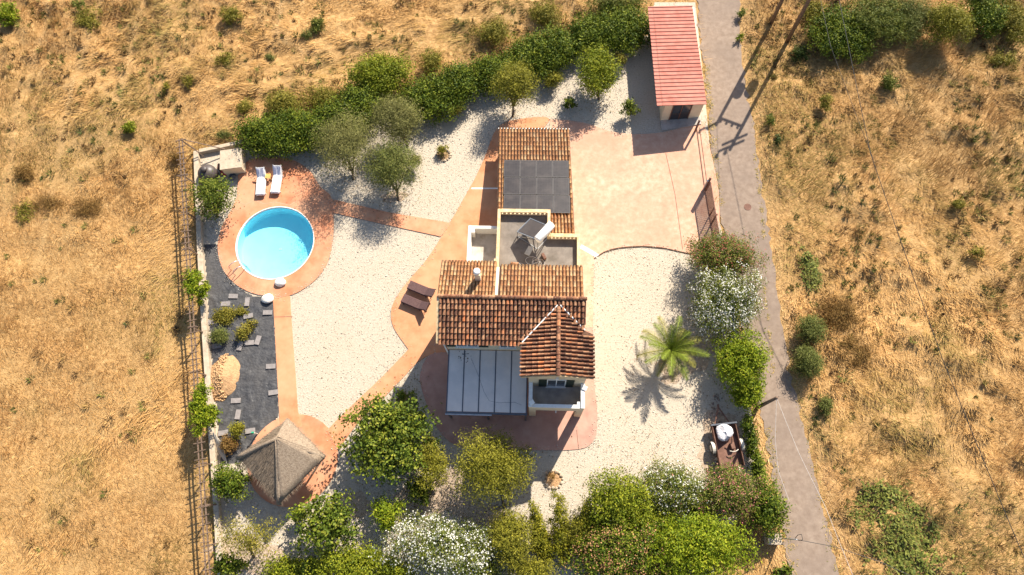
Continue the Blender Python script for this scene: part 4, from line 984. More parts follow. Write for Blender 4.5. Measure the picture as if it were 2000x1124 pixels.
bp = at(1414,845,.75); o = MB().blob((bp.x,bp.y,.80), (.47,.58,.30), 12, 22, 12, .15).build('bulk_bag', 'sack', None, True); tag(o, 'big crumpled white sack lying in the rusty trailer', 'sack')
q = at(1429,872,.5); e = empty('rusty_implement', 'small rusty iron implement standing in the trailer', 'implement', loc=(q.x,q.y,.475), rz=.2)
MB().box(-.13,.13,-.2,.2,.0,.35).build('body', 'rust', e, bevel=.03); MB().bar((-.05,.1,.3),(0,.55,.6),.05).build('handle', 'rust', e); MB().tube([(-.28,-.28,.3),(-.1,-.36,.35),(.1,-.36,.35),(.28,-.28,.3)], .03, 6).build('hoop', 'cream', e)
n = 60; c = at(1428,905)
P3 = np.stack([c.x+rng.normal(0,.45,n), c.y+rng.normal(-.2,.4,n), np.abs(rng.normal(.05,.05,n))], 1)
clods(P3, rng.uniform(.06,.16,n), np.array([.60,.52,.42])*rng.uniform(.6,1.1,(n,1)), 'rubble', None)
n = 40; c = at(1402,800)
P3 = np.stack([c.x+rng.normal(0,.22,n), c.y+rng.normal(0,.5,n), np.abs(rng.normal(.05,.05,n))], 1)
clods(P3, rng.uniform(.06,.14,n), np.array([.42,.33,.28])*rng.uniform(.5,1.1,(n,1)), 'rubble', None)

# ------------------------------------------------------------------ plants
PAL = {
 'laurel': ((.022,.048,.008),(.085,.130,.014),(.23,.26,.035)), 'lime': ((.060,.095,.008),(.150,.190,.016),(.30,.315,.035)),
 'olive': ((.085,.095,.040),(.165,.170,.075),(.27,.265,.140)), 'olivegreen': ((.060,.085,.030),(.125,.150,.050),(.23,.235,.095)),
 'almond': ((.078,.090,.014),(.180,.180,.026),(.32,.305,.055)), 'fig': ((.026,.052,.010),(.095,.140,.018),(.27,.29,.055)),
 'citrus': ((.030,.060,.010),(.100,.140,.020),(.26,.27,.06)), 'oleander': ((.042,.070,.016),(.110,.140,.030),(.22,.23,.065)),
 'conifer': ((.070,.090,.010),(.175,.180,.018),(.33,.305,.04)), 'bright': ((.055,.105,.006),(.150,.210,.012),(.31,.34,.03)),
 'weed': ((.085,.095,.016),(.185,.175,.035),(.33,.28,.075)), 'dry': ((.12,.070,.030),(.21,.125,.055),(.30,.20,.09)),
 'grey': ((.060,.085,.028),(.125,.150,.050),(.21,.22,.09)), 'dark': ((.018,.035,.010),(.045,.075,.020),(.10,.13,.04)),
}
LEAF = {'laurel':(.17,.08),'lime':(.15,.08),'olive':(.15,.035),'olivegreen':(.14,.04),'almond':(.16,.05),'fig':(.22,.14),'citrus':(.17,.09),'oleander':(.18,.05),'conifer':(.15,.05),'bright':(.20,.07),'weed':(.16,.05),'dry':(.15,.03),'grey':(.12,.035),'dark':(.15,.06)}
def foliage(centers, radii, n, kind, size=1.0, fill=.35, clump=.16, spiky=0.0, seed=0, per=30):
    """leaf quads gathered in clumps over lumpy crown volumes"""
    r = np.random.default_rng(seed); C = np.asarray(centers, float); R = np.asarray(radii, float)
    wgt = (R[:, 0]*R[:, 1]+R[:, 0]*R[:, 2]+R[:, 1]*R[:, 2]); wgt = wgt/wgt.sum()
    nc = max(6, n//per); b = r.choice(len(C), nc, p=wgt)
    d = r.normal(0, 1, (nc, 3)); d /= np.linalg.norm(d, axis=1)[:, None]; d[:, 2] = np.where(d[:, 2] < -.35, -d[:, 2]*.6, d[:, 2])
    lob = r.normal(0, 1, (9, 3)); lob /= np.linalg.norm(lob, axis=1)[:, None]
    bump = (np.maximum(0, d @ lob.T)**6).max(1)*.42-.22
    rad = np.where(r.random(nc) < fill, r.uniform(.25, .85, nc), 1+r.normal(0, .10, nc)+bump)
    cc = C[b]+d*R[b]*rad[:, None]; cc[:, 2] = np.maximum(cc[:, 2], .06)
    ci = r.integers(0, nc, n); sg = clump*(.75+.75*r.random(nc))[ci][:, None]
    q = cc[ci]+r.normal(0, 1, (n, 3))*sg; 
    if spiky: q += d[ci]*np.abs(r.normal(0, spiky, (n, 1)))+np.array([0,0,1])*np.abs(r.normal(0, spiky, (n, 1)))*.6
    q[:, 2] = np.maximum(q[:, 2], .03)
    nrm_ = d[ci]*.8+np.array([0, 0, .6])+r.normal(0, .75, (n, 3)); nrm_ /= np.linalg.norm(nrm_, axis=1)[:, None]
    ax = np.cross(nrm_, r.normal(0, 1, (n, 3))+d[ci]*.3); ax /= np.linalg.norm(ax, axis=1)[:, None]; sd = np.cross(nrm_, ax)
    L, Wd = LEAF[kind]; s_ = size*r.uniform(.65, 1.3, (n, 1)); a = ax*L*s_/2; w = sd*Wd*s_/2
    V = np.stack([q-a, q+w-nrm_*.01, q+a-nrm_*.03, q-w-nrm_*.01], 1).reshape(-1, 3)
    p = [(x[0]*1.04, x[1]*.97, x[2]*.62) for x in PAL[kind]]; t = np.clip(.55*r.random(nc)[ci]+.66*r.random(n)-.10, 0, 1)[:, None]
    p0, p1, p2 = (np.array(x) for x in p)
    colr = np.where(t < .55, p0+(p1-p0)*(t/.55), p1+(p2-p1)*((t-.55)/.45))
    return V, np.arange(4*n).reshape(-1, 4), colr, cc, d, b
def flowers(cc, d, R, b, n, colr, size, seed):
    r = np.random.default_rng(seed+500); up_ = np.where(d[:, 2] > -.1)[0]; n = int(n*1.9); wq = .25+r.random(len(up_)); ci = r.choice(up_, n, p=wq/wq.sum()); size *= .58
    q = cc[ci]+d[ci]*(.05+.10*r.random((n, 1)))+r.normal(0, .15, (n, 3)); q[:, 2] += .05
    nv = d[ci]*.6+np.array([0, 0, .8])+r.normal(0, .4, (n, 3)); nv /= np.linalg.norm(nv, axis=1)[:, None]
    ax = np.cross(nv, r.normal(0, 1, (n, 3))); ax /= np.linalg.norm(ax, axis=1)[:, None]; sd = np.cross(nv, ax); s_ = size*r.uniform(.6, 1.2, (n, 1))
    V = np.stack([q-ax*s_, q+sd*s_+nv*.02, q+ax*s_, q-sd*s_+nv*.02], 1).reshape(-1, 3)
    return V, np.arange(4*n).reshape(-1, 4), np.array(colr)*r.uniform(.7, 1.12, (n, 1))
SEED = [100]
def plant(name, lab, cat, px, rpx, hc, kind, dens=1.0, base=None, lumps=5, size=1.0, fill=.35, flower=None, grp=None, zr=.85, clump=.15, spiky=0.0, trunk=.09, twist=None):
    """crown measured on the photo (centre, half size in photo pixels, crown centre height)"""
    SEED[0] += 1; sd = SEED[0]; r = random.Random(sd)
    c = at(*px, hc); rx = (at(px[0]+rpx[0],px[1],hc)-c).length; ry = (at(px[0],px[1]-rpx[1],hc)-c).length*.95
    rz = min(rx, ry)*zr
    if hc-rz < .05 and base is None: rz = min(rz, max(hc, .15)*1.02)
    b = at(*base) if base else Vector((c.x+r.uniform(-.1,.1), c.y-.05, 0))
    e = empty(name, lab, cat, grp, (b.x, b.y, 0))
    cl = c-Vector((b.x, b.y, 0))
    cen, rad = [], []
    for k in range(lumps):
        a = 2*math.pi*k/lumps+r.uniform(-.5,.5); q = .42 if lumps > 1 else 0
        cen.append((cl.x+rx*q*math.cos(a)*r.uniform(.8,1.2), cl.y+ry*q*math.sin(a)*r.uniform(.8,1.2), cl.z+rz*r.uniform(-.22,.25)))
        f = r.uniform(.52,.70) if lumps > 1 else 1.0; rad.append((rx*f, ry*f, rz*f*1.15))
    if lumps > 2: cen.append((cl.x, cl.y, cl.z+rz*.25)); rad.append((rx*.6, ry*.6, rz*.75))
    area = rx*ry*3.1*2.2
    size *= .92; L, Wd = LEAF[kind]; rx *= 1.06; n = int(min(20000, max(200, dens*area*3.0/(L*Wd*size*size*.5))))
    V, Fc, colr, cc, d, bb = foliage(cen, rad, n, kind, size, fill, clump*min(1.3, .5+rx*.4), spiky, sd)
    np_mesh('crown', V, Fc, 'leaf', col=colr, parent=e)
    if flower:
        for fi, (fc, fn_, fs_) in enumerate(flower):
            Vf, Ff, cf = flowers(cc, d, None, bb, int(fn_*area), fc, fs_, sd+fi*77); np_mesh('blossom', Vf, Ff, 'petal', col=cf, parent=e)
    tb = MB(); top = Vector((cl.x, cl.y, cl.z)); fork = Vector((cl.x*.35, cl.y*.35, max(.12, (cl.z-rz)*.75+.08)))
    tb.tube([(0,0,-.05), fork*.5+Vector((r.uniform(-.05,.05), r.uniform(-.05,.05), 0)), fork], [trunk*1.15, trunk*.95, trunk*.8], 8)
    for k in range(min(6, lumps+1)):
        tgt = Vector(cen[k % len(cen)]); md = fork.lerp(tgt,.5)+Vector((r.uniform(-.1,.1)*rx, r.uniform(-.1,.1)*ry, .08*rz))
        tb.tube([fork, md, tgt+Vector((0,0,rz*.15))], [trunk*.65, trunk*.42, trunk*.18], 6)
    tb.build('trunk', 'bark', e, True)
    return e
gH = 'laurel hedge bushes along the back of the yard'
hedge = [((527,262),(58,36),'leftmost one, beside pump house'),((602,256),(52,38),'behind the two towelled loungers'),((655,236),(42,30),'with yellowish tips behind the largest olive'),((706,212),(42,42),'between the two upper olive trees'),((838,190),(52,40),'right of the yellow flowering shrub'),((893,170),(45,36),'above the scraggly sapling'),((962,142),(46,36),'behind the feathery light green tree'),((1040,112),(52,40),'above the small yellowish bush'),((1088,96),(40,34),'ending at the gap before the shed'),((1150,68),(34,38),'first one after the gap, with white weeds'),((1223,56),(52,42),'touching the red roofed shed')]
for px, rp, lab in hedge:
    plant('hedge_bush', 'dark green laurel hedge bush, '+lab, 'hedge bush', px, (rp[0]*1.12, rp[1]*1.12), 1.0, 'laurel', 1.1, grp=gH, lumps=6, zr=1.0, fill=.3)
plant('flowering_shrub', 'tall bushy shrub with yellow green tips behind the hedge row', 'shrub', (742,150), (62,44), 1.3, 'lime', 1.0, lumps=7)
plant('wild_bush', 'loose lime green wild bush behind the left end of hedge', 'bush', (556,205), (40,24), .7, 'weed', .8)
plant('wild_bush', 'pale green wild bush behind the hedge next to yellow shrub', 'bush', (845,124), (20,20), .6, 'weed', .8, spiky=.15)
plant('wild_bush', 'grey green wild weeds between lime bush and yellow shrub', 'bush', (635,195), (42,24), .5, 'weed', .5, spiky=.1)
plant('wild_bush', 'olive wild bush left of the hedge above its second bush', 'bush', (480,212), (14,18), .4, 'weed', .5, spiky=.1)
plant('wild_bush', 'feathery green wild bush above the middle of the hedge', 'bush', (965,65), (34,26), .5, 'weed', .5, spiky=.15)
plant('wild_bush', 'green wild bush above the hedge near the shed gap', 'bush', (1065,30), (34,24), .5, 'weed', .6, spiky=.15)
plant('wild_bush', 'dense green brambles behind the shed at the top edge', 'bush', (1205,12), (55,18), .6, 'oleander', .7, spiky=.1)
gO = 'olive trees by the pool path'
plant('olive_tree', 'largest silvery olive tree, left one of the group', 'olive tree', (677,290), (66,60), 2.2, 'olive', .62, base=(690,352), grp=gO, lumps=7, spiky=.12)
plant('olive_tree', 'silvery olive tree nearest the hedge, upper one of group', 'olive tree', (778,240), (50,46), 2.0, 'olive', .7, base=(797,287), grp=gO, lumps=6, spiky=.08)
plant('olive_tree', 'greener olive tree nearest the garden path, lower right one', 'olive tree', (766,330), (56,48), 2.0, 'olivegreen', .85, base=(778,392), grp=gO, lumps=7)
plant('olive_sapling', 'tiny olive sapling at the right side of the greener olive', 'sapling', (812,313), (11,17), .8, 'olive', .6, lumps=2, trunk=.03)
plant('garden_tree', 'feathery light green tree casting shade on the wing roof corner', 'tree', (1005,172), (42,40), 2.2, 'almond', .7, base=(1001,228), lumps=6, spiky=.15)
plant('garden_tree', 'round yellow green tree on gravel between wing and shed', 'tree', (1166,142), (48,40), 2.0, 'lime', .9, base=(1170,195), lumps=7)
plant('small_shrub', 'small yellowish bush at the hedge foot', 'shrub', (1079,155), (17,18), .8, 'almond', .8, lumps=3, trunk=.04)
plant('small_shrub', 'tiny shrub at the shadow edge of the round yellow tree', 'shrub', (1111,204), (14,12), .5, 'fig', .6, lumps=3, trunk=.03)
plant('small_shrub', 'little bright shrub in the shadow line of the shed', 'shrub', (1231,213), (17,19), .8, 'citrus', .6, lumps=3, trunk=.03)
plant('small_shrub', 'scraggly reddish sapling at the hedge edge', 'sapling', (892,213), (13,20), .8, 'weed', .6, lumps=3, trunk=.03)
plant('small_shrub', 'thin sapling between round yellow tree and hedge corner', 'sapling', (1213,117), (10,16), .8, 'weed', .5, lumps=2, trunk=.03)
plant('ring_plant', 'young yellowish plant inside the brown stone ring', 'plant', (864,293), (9,10), .5, 'almond', .7, lumps=2, trunk=.02)
plant('ring_plant', 'dark young plant inside the shaded stone ring', 'plant', (790,771), (13,12), .4, 'fig', .8, lumps=2, trunk=.02)
plant('ring_plant', 'twiggy dry sapling inside the pale stone ring', 'plant', (1080,930), (8,9), .4, 'dry', .4, lumps=2, trunk=.02)
plant('citrus_tree', 'lemon tree with glossy leaves between tank and pool', 'tree', (416,386), (41,38), 1.6, 'citrus', .75, base=(424,424), lumps=7, size=.95)
for px, rp, h, lab in (((378,556),(17,36),2.1,'upper lime vine covering the trellis beside the pool'),((398,572),(12,22),1.5,'small lime vine hanging over the wall at the pool'),((392,796),(20,62),2.1,'lower lime vine covering the trellis beside the sand heap'),((412,812),(18,24),1.8,'lime vine side shoot reaching over the membrane')):
    plant('grape_vine', lab, 'vine', px, rp, h, 'bright', .8, base=(400+(px[1]-556)*.05,px[1]+24), lumps=5, clump=.12, trunk=.03)
plant('creeping_plant', 'creeping yellow green plant spreading over the membrane', 'plant', (438,618), (25,17), .16, 'weed', .8, lumps=6, trunk=.02)
plant('creeping_plant', 'thin creeping tendril right of the spreading plant', 'plant', (468,607), (16,8), .12, 'weed', .6, lumps=3, trunk=.02)
plant('small_shrub', 'grey green bush at the wall on the membrane', 'shrub', (428,657), (21,14), .4, 'grey', .9, lumps=4, trunk=.03)
plant('small_shrub', 'leafy plant with yellow tips in the middle of the membrane', 'plant', (474,650), (13,14), .4, 'weed', .8, lumps=4, trunk=.02)
plant('small_shrub', 'tiny plant pair near the path on the membrane', 'plant', (492,635), (12,9), .25, 'weed', .6, lumps=3, trunk=.02)
plant('small_shrub', 'yellow green ball bush by the gazebo and wall', 'shrub', (464,839), (15,17), .8, 'almond', .9, lumps=4, trunk=.03)
plant('dry_shrub', 'dry brown shrub below the yellow green ball bush', 'shrub', (447,869), (16,18), .5, 'dry', 1.0, lumps=4, trunk=.03)
plant('garden_shrub', 'dark green round shrub left of the thatched gazebo', 'shrub', (448,946), (34,38), 1.3, 'laurel', 1.0, lumps=6, zr=1.0)
plant('fig_tree', 'large dark green broad leaved tree in front of the patio', 'tree', (760,856), (96,82), 2.2, 'fig', .95, base=(770,912), lumps=9, size=1.0)
plant('garden_tree', 'slender yellow green tree right of the large broad leaved tree', 'tree', (838,905), (34,60), 1.8, 'almond', .6, base=(842,965), lumps=6)
plant('garden_shrub', 'dark shrub below the slender yellow green tree', 'shrub', (820,962), (26,30), 1.0, 'fig', .7, lumps=4)
plant('almond_tree', 'feathery yellow green tree standing in the house shadow', 'tree', (966,915), (74,66), 2.3, 'almond', .85, base=(985,992), lumps=8, spiky=.22)
plant('fig_tree', 'broad leaved light green tree at the bottom left', 'tree', (642,1022), (68,54), 2.0, 'fig', .8, base=(650,1070), lumps=8, size=1.0)
plant('small_shrub', 'small green shrub at the left side of the light green tree', 'shrub', (586,1003), (17,16), .8, 'bright', .8, lumps=3)
plant('garden_shrub', 'bright green upright shrub between broad leaved tree and white blossom', 'shrub', (756,1004), (30,32), 1.2, 'bright', .85, lumps=5, spiky=.15)
plant('garden_tree', 'sparse thin tree over pale gravel at bottom left', 'tree', (485,1050), (60,38), 2.0, 'weed', .28, base=(496,1088), lumps=7, spiky=.2)
plant('garden_shrub', 'dark bush in the bottom left corner of the yard', 'shrub', (452,1102), (34,24), 1.0, 'fig', .8)
plant('garden_shrub', 'yellow green bush at the bottom edge, second from the trellis', 'shrub', (556,1116), (58,28), 1.0, 'lime', .8)
plant('garden_shrub', 'broad green bush left of the large white oleander', 'shrub', (690,1098), (80,42), 1.4, 'lime', .9, lumps=8)
WH = (.80,.78,.70); PK = (.52,.16,.17); RD = (.42,.11,.08); OR = (.52,.26,.13)
plant('oleander', 'largest white blossoming oleander at the bottom edge', 'oleander', (868,1074), (116,68), 1.7, 'oleander', .9, flower=[(WH,46,.085)], lumps=9)
plant('garden_tree', 'olive green bush between white oleander and golden cypress', 'tree', (998,1050), (52,62), 1.7, 'almond', .9, lumps=6)
def cypress(lab, base, tip, rad, sd):
    b = at(*base); tp = at(*tip, 2.3)-b; e = empty('cypress', lab, 'cypress', 'golden cypresses by the bottom edge', b)
    cen = [(tp.x*k/9, tp.y*k/9, .5+(2.3-.5)*(k/9)) for k in range(10)]; rad_ = [(rad*(1-.078*k), rad*(1-.05*k), rad*(1-.07*k)) for k in range(10)]
    V, Fc, colr, *_ = foliage(cen, rad_, 6500, 'conifer', 1.0, .3, .10, .05, sd); np_mesh('crown', V, Fc, 'leaf', col=colr, parent=e)
    MB().tube([(0,0,-.05),(0,0,.5),(tp.x,tp.y,2.3)], [.1,.08,.02], 8).build('trunk', 'bark', e)
cypress('golden leaning cypress, leftmost and smallest of three pointed ones', (1062,1080), (1041,990), .62, 901); cypress('golden leaning cypress, middle one of three with longest tip', (1098,1075), (1090,968), .85, 902); cypress('golden leaning cypress, right one of three beside the dense round tree', (1142,1080), (1143,985), .75, 903)
plant('garden_tree', 'dense round green tree left of the smaller white oleander', 'tree', (1206,985), (70,64), 2.0, 'lime', 1.0, lumps=9)
plant('oleander', 'smaller white oleander in the bottom row above bright tree', 'oleander', (1312,958), (66,54), 1.5, 'oleander', .9, flower=[(WH,38,.075),(PK,2.5,.08)], lumps=7)
plant('oleander', 'pink oleander below the rusty trailer', 'oleander', (1422,962), (64,54), 1.5, 'oleander', .9, flower=[(PK,26,.075),((.40,.22,.15),22,.07)], lumps=7)
plant('garden_tree', 'dark green bush overhanging the road at the bottom', 'shrub', (1498,996), (40,56), 1.5, 'laurel', .9, lumps=6)
plant('silk_tree', 'tree covered in orange brown blossom tufts at bottom edge', 'tree', (1216,1088), (96,72), 1.9, 'laurel', .9, flower=[(OR,52,.075)], lumps=9)
plant('garden_tree', 'big bright green tree with drooping leaves at bottom right', 'tree', (1362,1076), (100,76), 2.2, 'bright', 1.0, lumps=9, spiky=.2)
plant('small_shrub', 'small green shrub on the verge at the bottom edge', 'shrub', (1527,1116), (20,11), .4, 'fig', .7, lumps=3)
plant('oleander', 'red blossoming oleander between the gate and white oleander', 'oleander', (1408,502), (76,46), 1.5, 'oleander', .9, flower=[(RD,40,.07),((.34,.2,.12),20,.07)], lumps=8)
plant('oleander', 'tall white oleander above the lime vine at the road', 'oleander', (1412,590), (74,76), 1.8, 'oleander', .95, flower=[(WH,48,.075)], lumps=9)
plant('climbing_vine', 'lime green vine mass covering the fence at the service pole', 'vine', (1444,708), (52,66), 1.5, 'bright', 1.15, lumps=10)
plant('climbing_vine', 'lower tip of lime green vine beside the pole foot', 'vine', (1460,772), (32,36), 1.1, 'bright', 1.1, lumps=5)
for px_, rp_, kd_, lab_ in (((930,1112),(50,30),'oleander','green bush at the bottom edge between oleander and olive green bush'),((1040,1118),(44,30),'almond','olive bush at the bottom edge under the leftmost cypress'),((1285,1020),(48,42),'lime','leafy green bush between silk tree and smaller white oleander'),((1290,1118),(50,34),'bright','green bush at the bottom edge between silk tree and bright tree'),((1150,1040),(46,44),'almond','yellow green bush between right cypress and dense round tree'),((1365,985),(40,36),'oleander','green oleander without blossom between white and pink ones'),((770,1118),(46,24),'lime','green bush at bottom edge under the white oleander flank'),((610,1112),(36,22),'fig','dark green bush under the broad leaved light green tree')):
    plant('garden_shrub', lab_, 'shrub', px_, rp_, 1.2, kd_, 1.0, lumps=6)
e = empty('ivy_hedge', 'narrow dark clipped hedge between trailer and road verge', 'hedge', loc=at(1468,880))
cen = [tuple(at(1459+k*4.2,826+k*19,.55)-at(1468,880)) for k in range(7)]
V, Fc, colr, *_ = foliage(cen, [(.36,.6,.55)]*7, 6500, 'laurel', .8, .3, .1, 0, 77); np_mesh('foliage', V, Fc, 'leaf', col=colr, parent=e)
mb = MB()
for k in range(7): q = Vector(cen[k]); mb.tube([(q.x,q.y,-.05-0),(q.x,q.y,.6)], .03, 6)
mb.build('trunk', 'bark', e)

# palm
pp = at(1300,694); ph_ = 1.5; palm = empty('palm_tree', 'young date palm with spreading arched fronds on the gravel', 'palm tree', loc=pp)
MB().tube([(0,0,-.05),(.02,0,.5),(.03,.03,ph_)], [.30,.27,.22], 12).build('trunk', 'bark', palm, True)
rr = random.Random(8)
NF = 22
for k in range(NF):
    a = k*2.39996; el = .15+1.15*(k/NF); Lf = 2.45*rr.uniform(.85,1.08)*(1 if k < NF*.7 else .75)
    pts = [Vector((.03,.03,ph_))]; dirv = Vector((math.cos(a)*math.cos(el), math.sin(a)*math.cos(el), math.sin(el))); st = Lf/12; cur = el
    for j in range(12):
        cur -= .055+.012*j*(.5 if el > .9 else 1)*.7; pts.append(pts[-1]+Vector((math.cos(a)*math.cos(cur), math.sin(a)*math.cos(cur), math.sin(cur)))*st)
        if pts[-1].z < .25: pts[-1].z = .25
    sidev = Vector((-math.sin(a), math.cos(a), 0)); V = []; Fc = []
    for j in range(1, 13):
        for h_ in (0, .5):
            if j == 12 and h_: continue
            b = pts[j] if not h_ else pts[j].lerp(pts[min(12,j+1)],.5); t = (j+h_)/12; ll = .42*math.sin(math.pi*(.12+.82*t))**.8+.06; fw = (pts[min(12,j+1)]-pts[j-1]).normalized()
            for s_ in (-1, 1):
                tip = b+sidev*s_*ll*.8+fw*ll*.6+Z*(.12-.30*ll+rr.uniform(-.05,.05)); o_ = len(V)
                V += [b-fw*.03, b+fw*.03, b.lerp(tip,.5)+fw*.035+Z*.03, tip]; Fc.append((o_, o_+1, o_+2, o_+3))
    for j in range(12):
        o_ = len(V); V += [pts[j]-sidev*.03+Z*.012, pts[j]+sidev*.03+Z*.012, pts[j+1]+sidev*.02+Z*.012, pts[j+1]-sidev*.02+Z*.012]; Fc.append((o_, o_+1, o_+2, o_+3))
    base_c = np.array((.155,.195,.022)) if k > NF*.4 else np.array((.22,.205,.045))
    np_mesh('frond', [tuple(v) for v in V], Fc, 'leaf', col=base_c*np.random.default_rng(k).uniform(.7,1.3,(len(Fc),1)), parent=palm)

# field bushes and weeds
fb = [((1581,645),(27,26),.75,'grey','round grey green broom bush by the road, upper of two',1.0),((1575,709),(29,30),.8,'grey','round grey green broom bush by the road, lower of two',1.1),
 ((1640,612),(42,34),.3,'dry','spreading dry brown bush right of the round bushes',.5),((1668,690),(40,42),.25,'dry','loose dry brown thicket below the spreading dry bush',.35),
 ((1612,795),(14,26),.4,'grey','small green grey bush on the verge below round bushes',.6),((1735,165),(18,18),.5,'oleander','lone small green bush in the field below the big thicket',.8),
 ((1612,205),(16,16),.4,'weed','small olive weed bush near the field cable',.7),((1505,238),(9,14),.3,'oleander','little green weed at the road edge near pole shadows',.7),((1518,275),(10,10),.3,'dark','dark green weed at the road edge below pole shadows',.7),
 ((1448,28),(9,9),.3,'oleander','tiny green tuft on the road edge near the shed',.8),((1444,75),(6,8),.25,'bright','tiny bright weed on the road edge beside the shed',.7),
 ((1905,495),(16,14),.4,'weed','green tuft far right in the field, middle height',.6),((1870,400),(14,14),.4,'weed','green tuft in the right field above middle',.6),
 ((1640,70),(66,50),1.0,'laurel','dark left bush of the big thicket at top right',.9),((1712,40),(66,54),1.2,'oleander','middle bush of the big thicket at top right',.9),((1780,38),(54,52),1.1,'olivegreen','pale green bush of the big thicket at top right',.8),
 ((1915,28),(40,42),1.1,'laurel','dark conical bush at the top right edge',1.0),((1975,40),(26,50),.8,'weed','brownish bush in the top right corner',.6),((1960,120),(34,14),.4,'weed','low bright green weeds below the top right corner',.6),((1590,25),(28,30),.5,'weed','green weed clump behind the brown poles',.6),((1560,105),(18,18),.4,'dark','low dark bush between poles and big thicket',.6),
 ((18,28),(20,22),.6,'bright','bright green bush at the top left corner',.8),((155,12),(14,10),.4,'oleander','small green bush at the top edge on the left',.6),((453,32),(24,18),.5,'weed','green bush at the top of the left field',.7),((620,52),(20,14),.4,'oleander','green bush beside the flattened grass at the top',.7),((600,70),(12,10),.3,'grey','smaller dull bush left below the green top bush',.6),
 ((257,252),(15,16),.4,'lime','lone yellow green bush in the left field',.8),((370,160),(13,12),.35,'weed','olive tuft in the left field near flattened grass',.6),((325,172),(8,10),.3,'weed','small olive tuft left of the other tuft',.6),((440,118),(22,14),.35,'weed','olive weeds at the edge of flattened grass',.5),((528,112),(9,9),.3,'grey','dark tuft inside flattened grass',.6),
 ((48,340),(20,17),.25,'dry','dark dry bush at left edge of field',.5),((100,400),(38,22),.16,'dry','low dry weeds in left field, upper patch',.22),((50,415),(32,26),.18,'weed','low olive weeds near the left picture edge',.22),((170,408),(36,26),.16,'dry','low reddish dry weeds left of the trellis',.22),
 ((170,40),(30,24),.35,'weed','low grey green weeds in the upper left field',.4),((438,265),(20,7),.25,'grey','flat dark green weeds behind the short stone wall',.6),((345,308),(14,10),.3,'dry','dry tuft at the trellis end',.6)]
for px, rp, h, kd, lab, de in fb:
    if h < .6 and 'dry' not in lab: rp = (rp[0]*.86, rp[1]*.86)
    plant('field_bush' if kd != 'dry' else 'dry_bush', lab, 'bush', px, rp, h, kd, de, grp='bushes in the dry fields', lumps=5, clump=.12, spiky=.08, trunk=.03)
plant('field_tree', 'small green tree with visible trunk beside the top right thicket', 'tree', (1850,48), (46,34), 1.9, 'almond', .9, base=(1822,92), lumps=6)

# ------------------------------------------------------------------ loose gravel and dry grass
lo_x, hi_x, lo_y, hi_y = -52, 46, -9, 48
XS = rng.uniform(-27, 16, 260000); YS = rng.uniform(-6, 38, 260000)
PAVES = [ground_poly(p, 3) for p in (TERR_PX, APRON_PX, PATIO_PX, DRIVE_PX)]
k_ = inside(PROP, XS, YS) & (edge_dist(PROP, XS, YS) > .2)
for q in PAVES+[pad, mo, [(X0,10.4),(3.1,8.3),(3.1,16),(X0,16)]]: k_ &= ~inside(q, XS, YS)
XS, YS = XS[k_][:34000], YS[k_][:34000]
n = len(XS); sz = rng.uniform(.018, .042, n)*np.where(rng.random(n) < .05, 1.7, 1)
tone = rng.random((n, 1)); cg = np.where(tone < .07, np.array([.28,.22,.165]), np.where(tone < .35, np.array([.43,.355,.27]), np.array([.58,.515,.425])))*rng.uniform(.85, 1.12, (n, 1))
clods(np.stack([XS, YS, sz*.3], 1), sz, cg, 'loose_gravel', None, squash=.6)

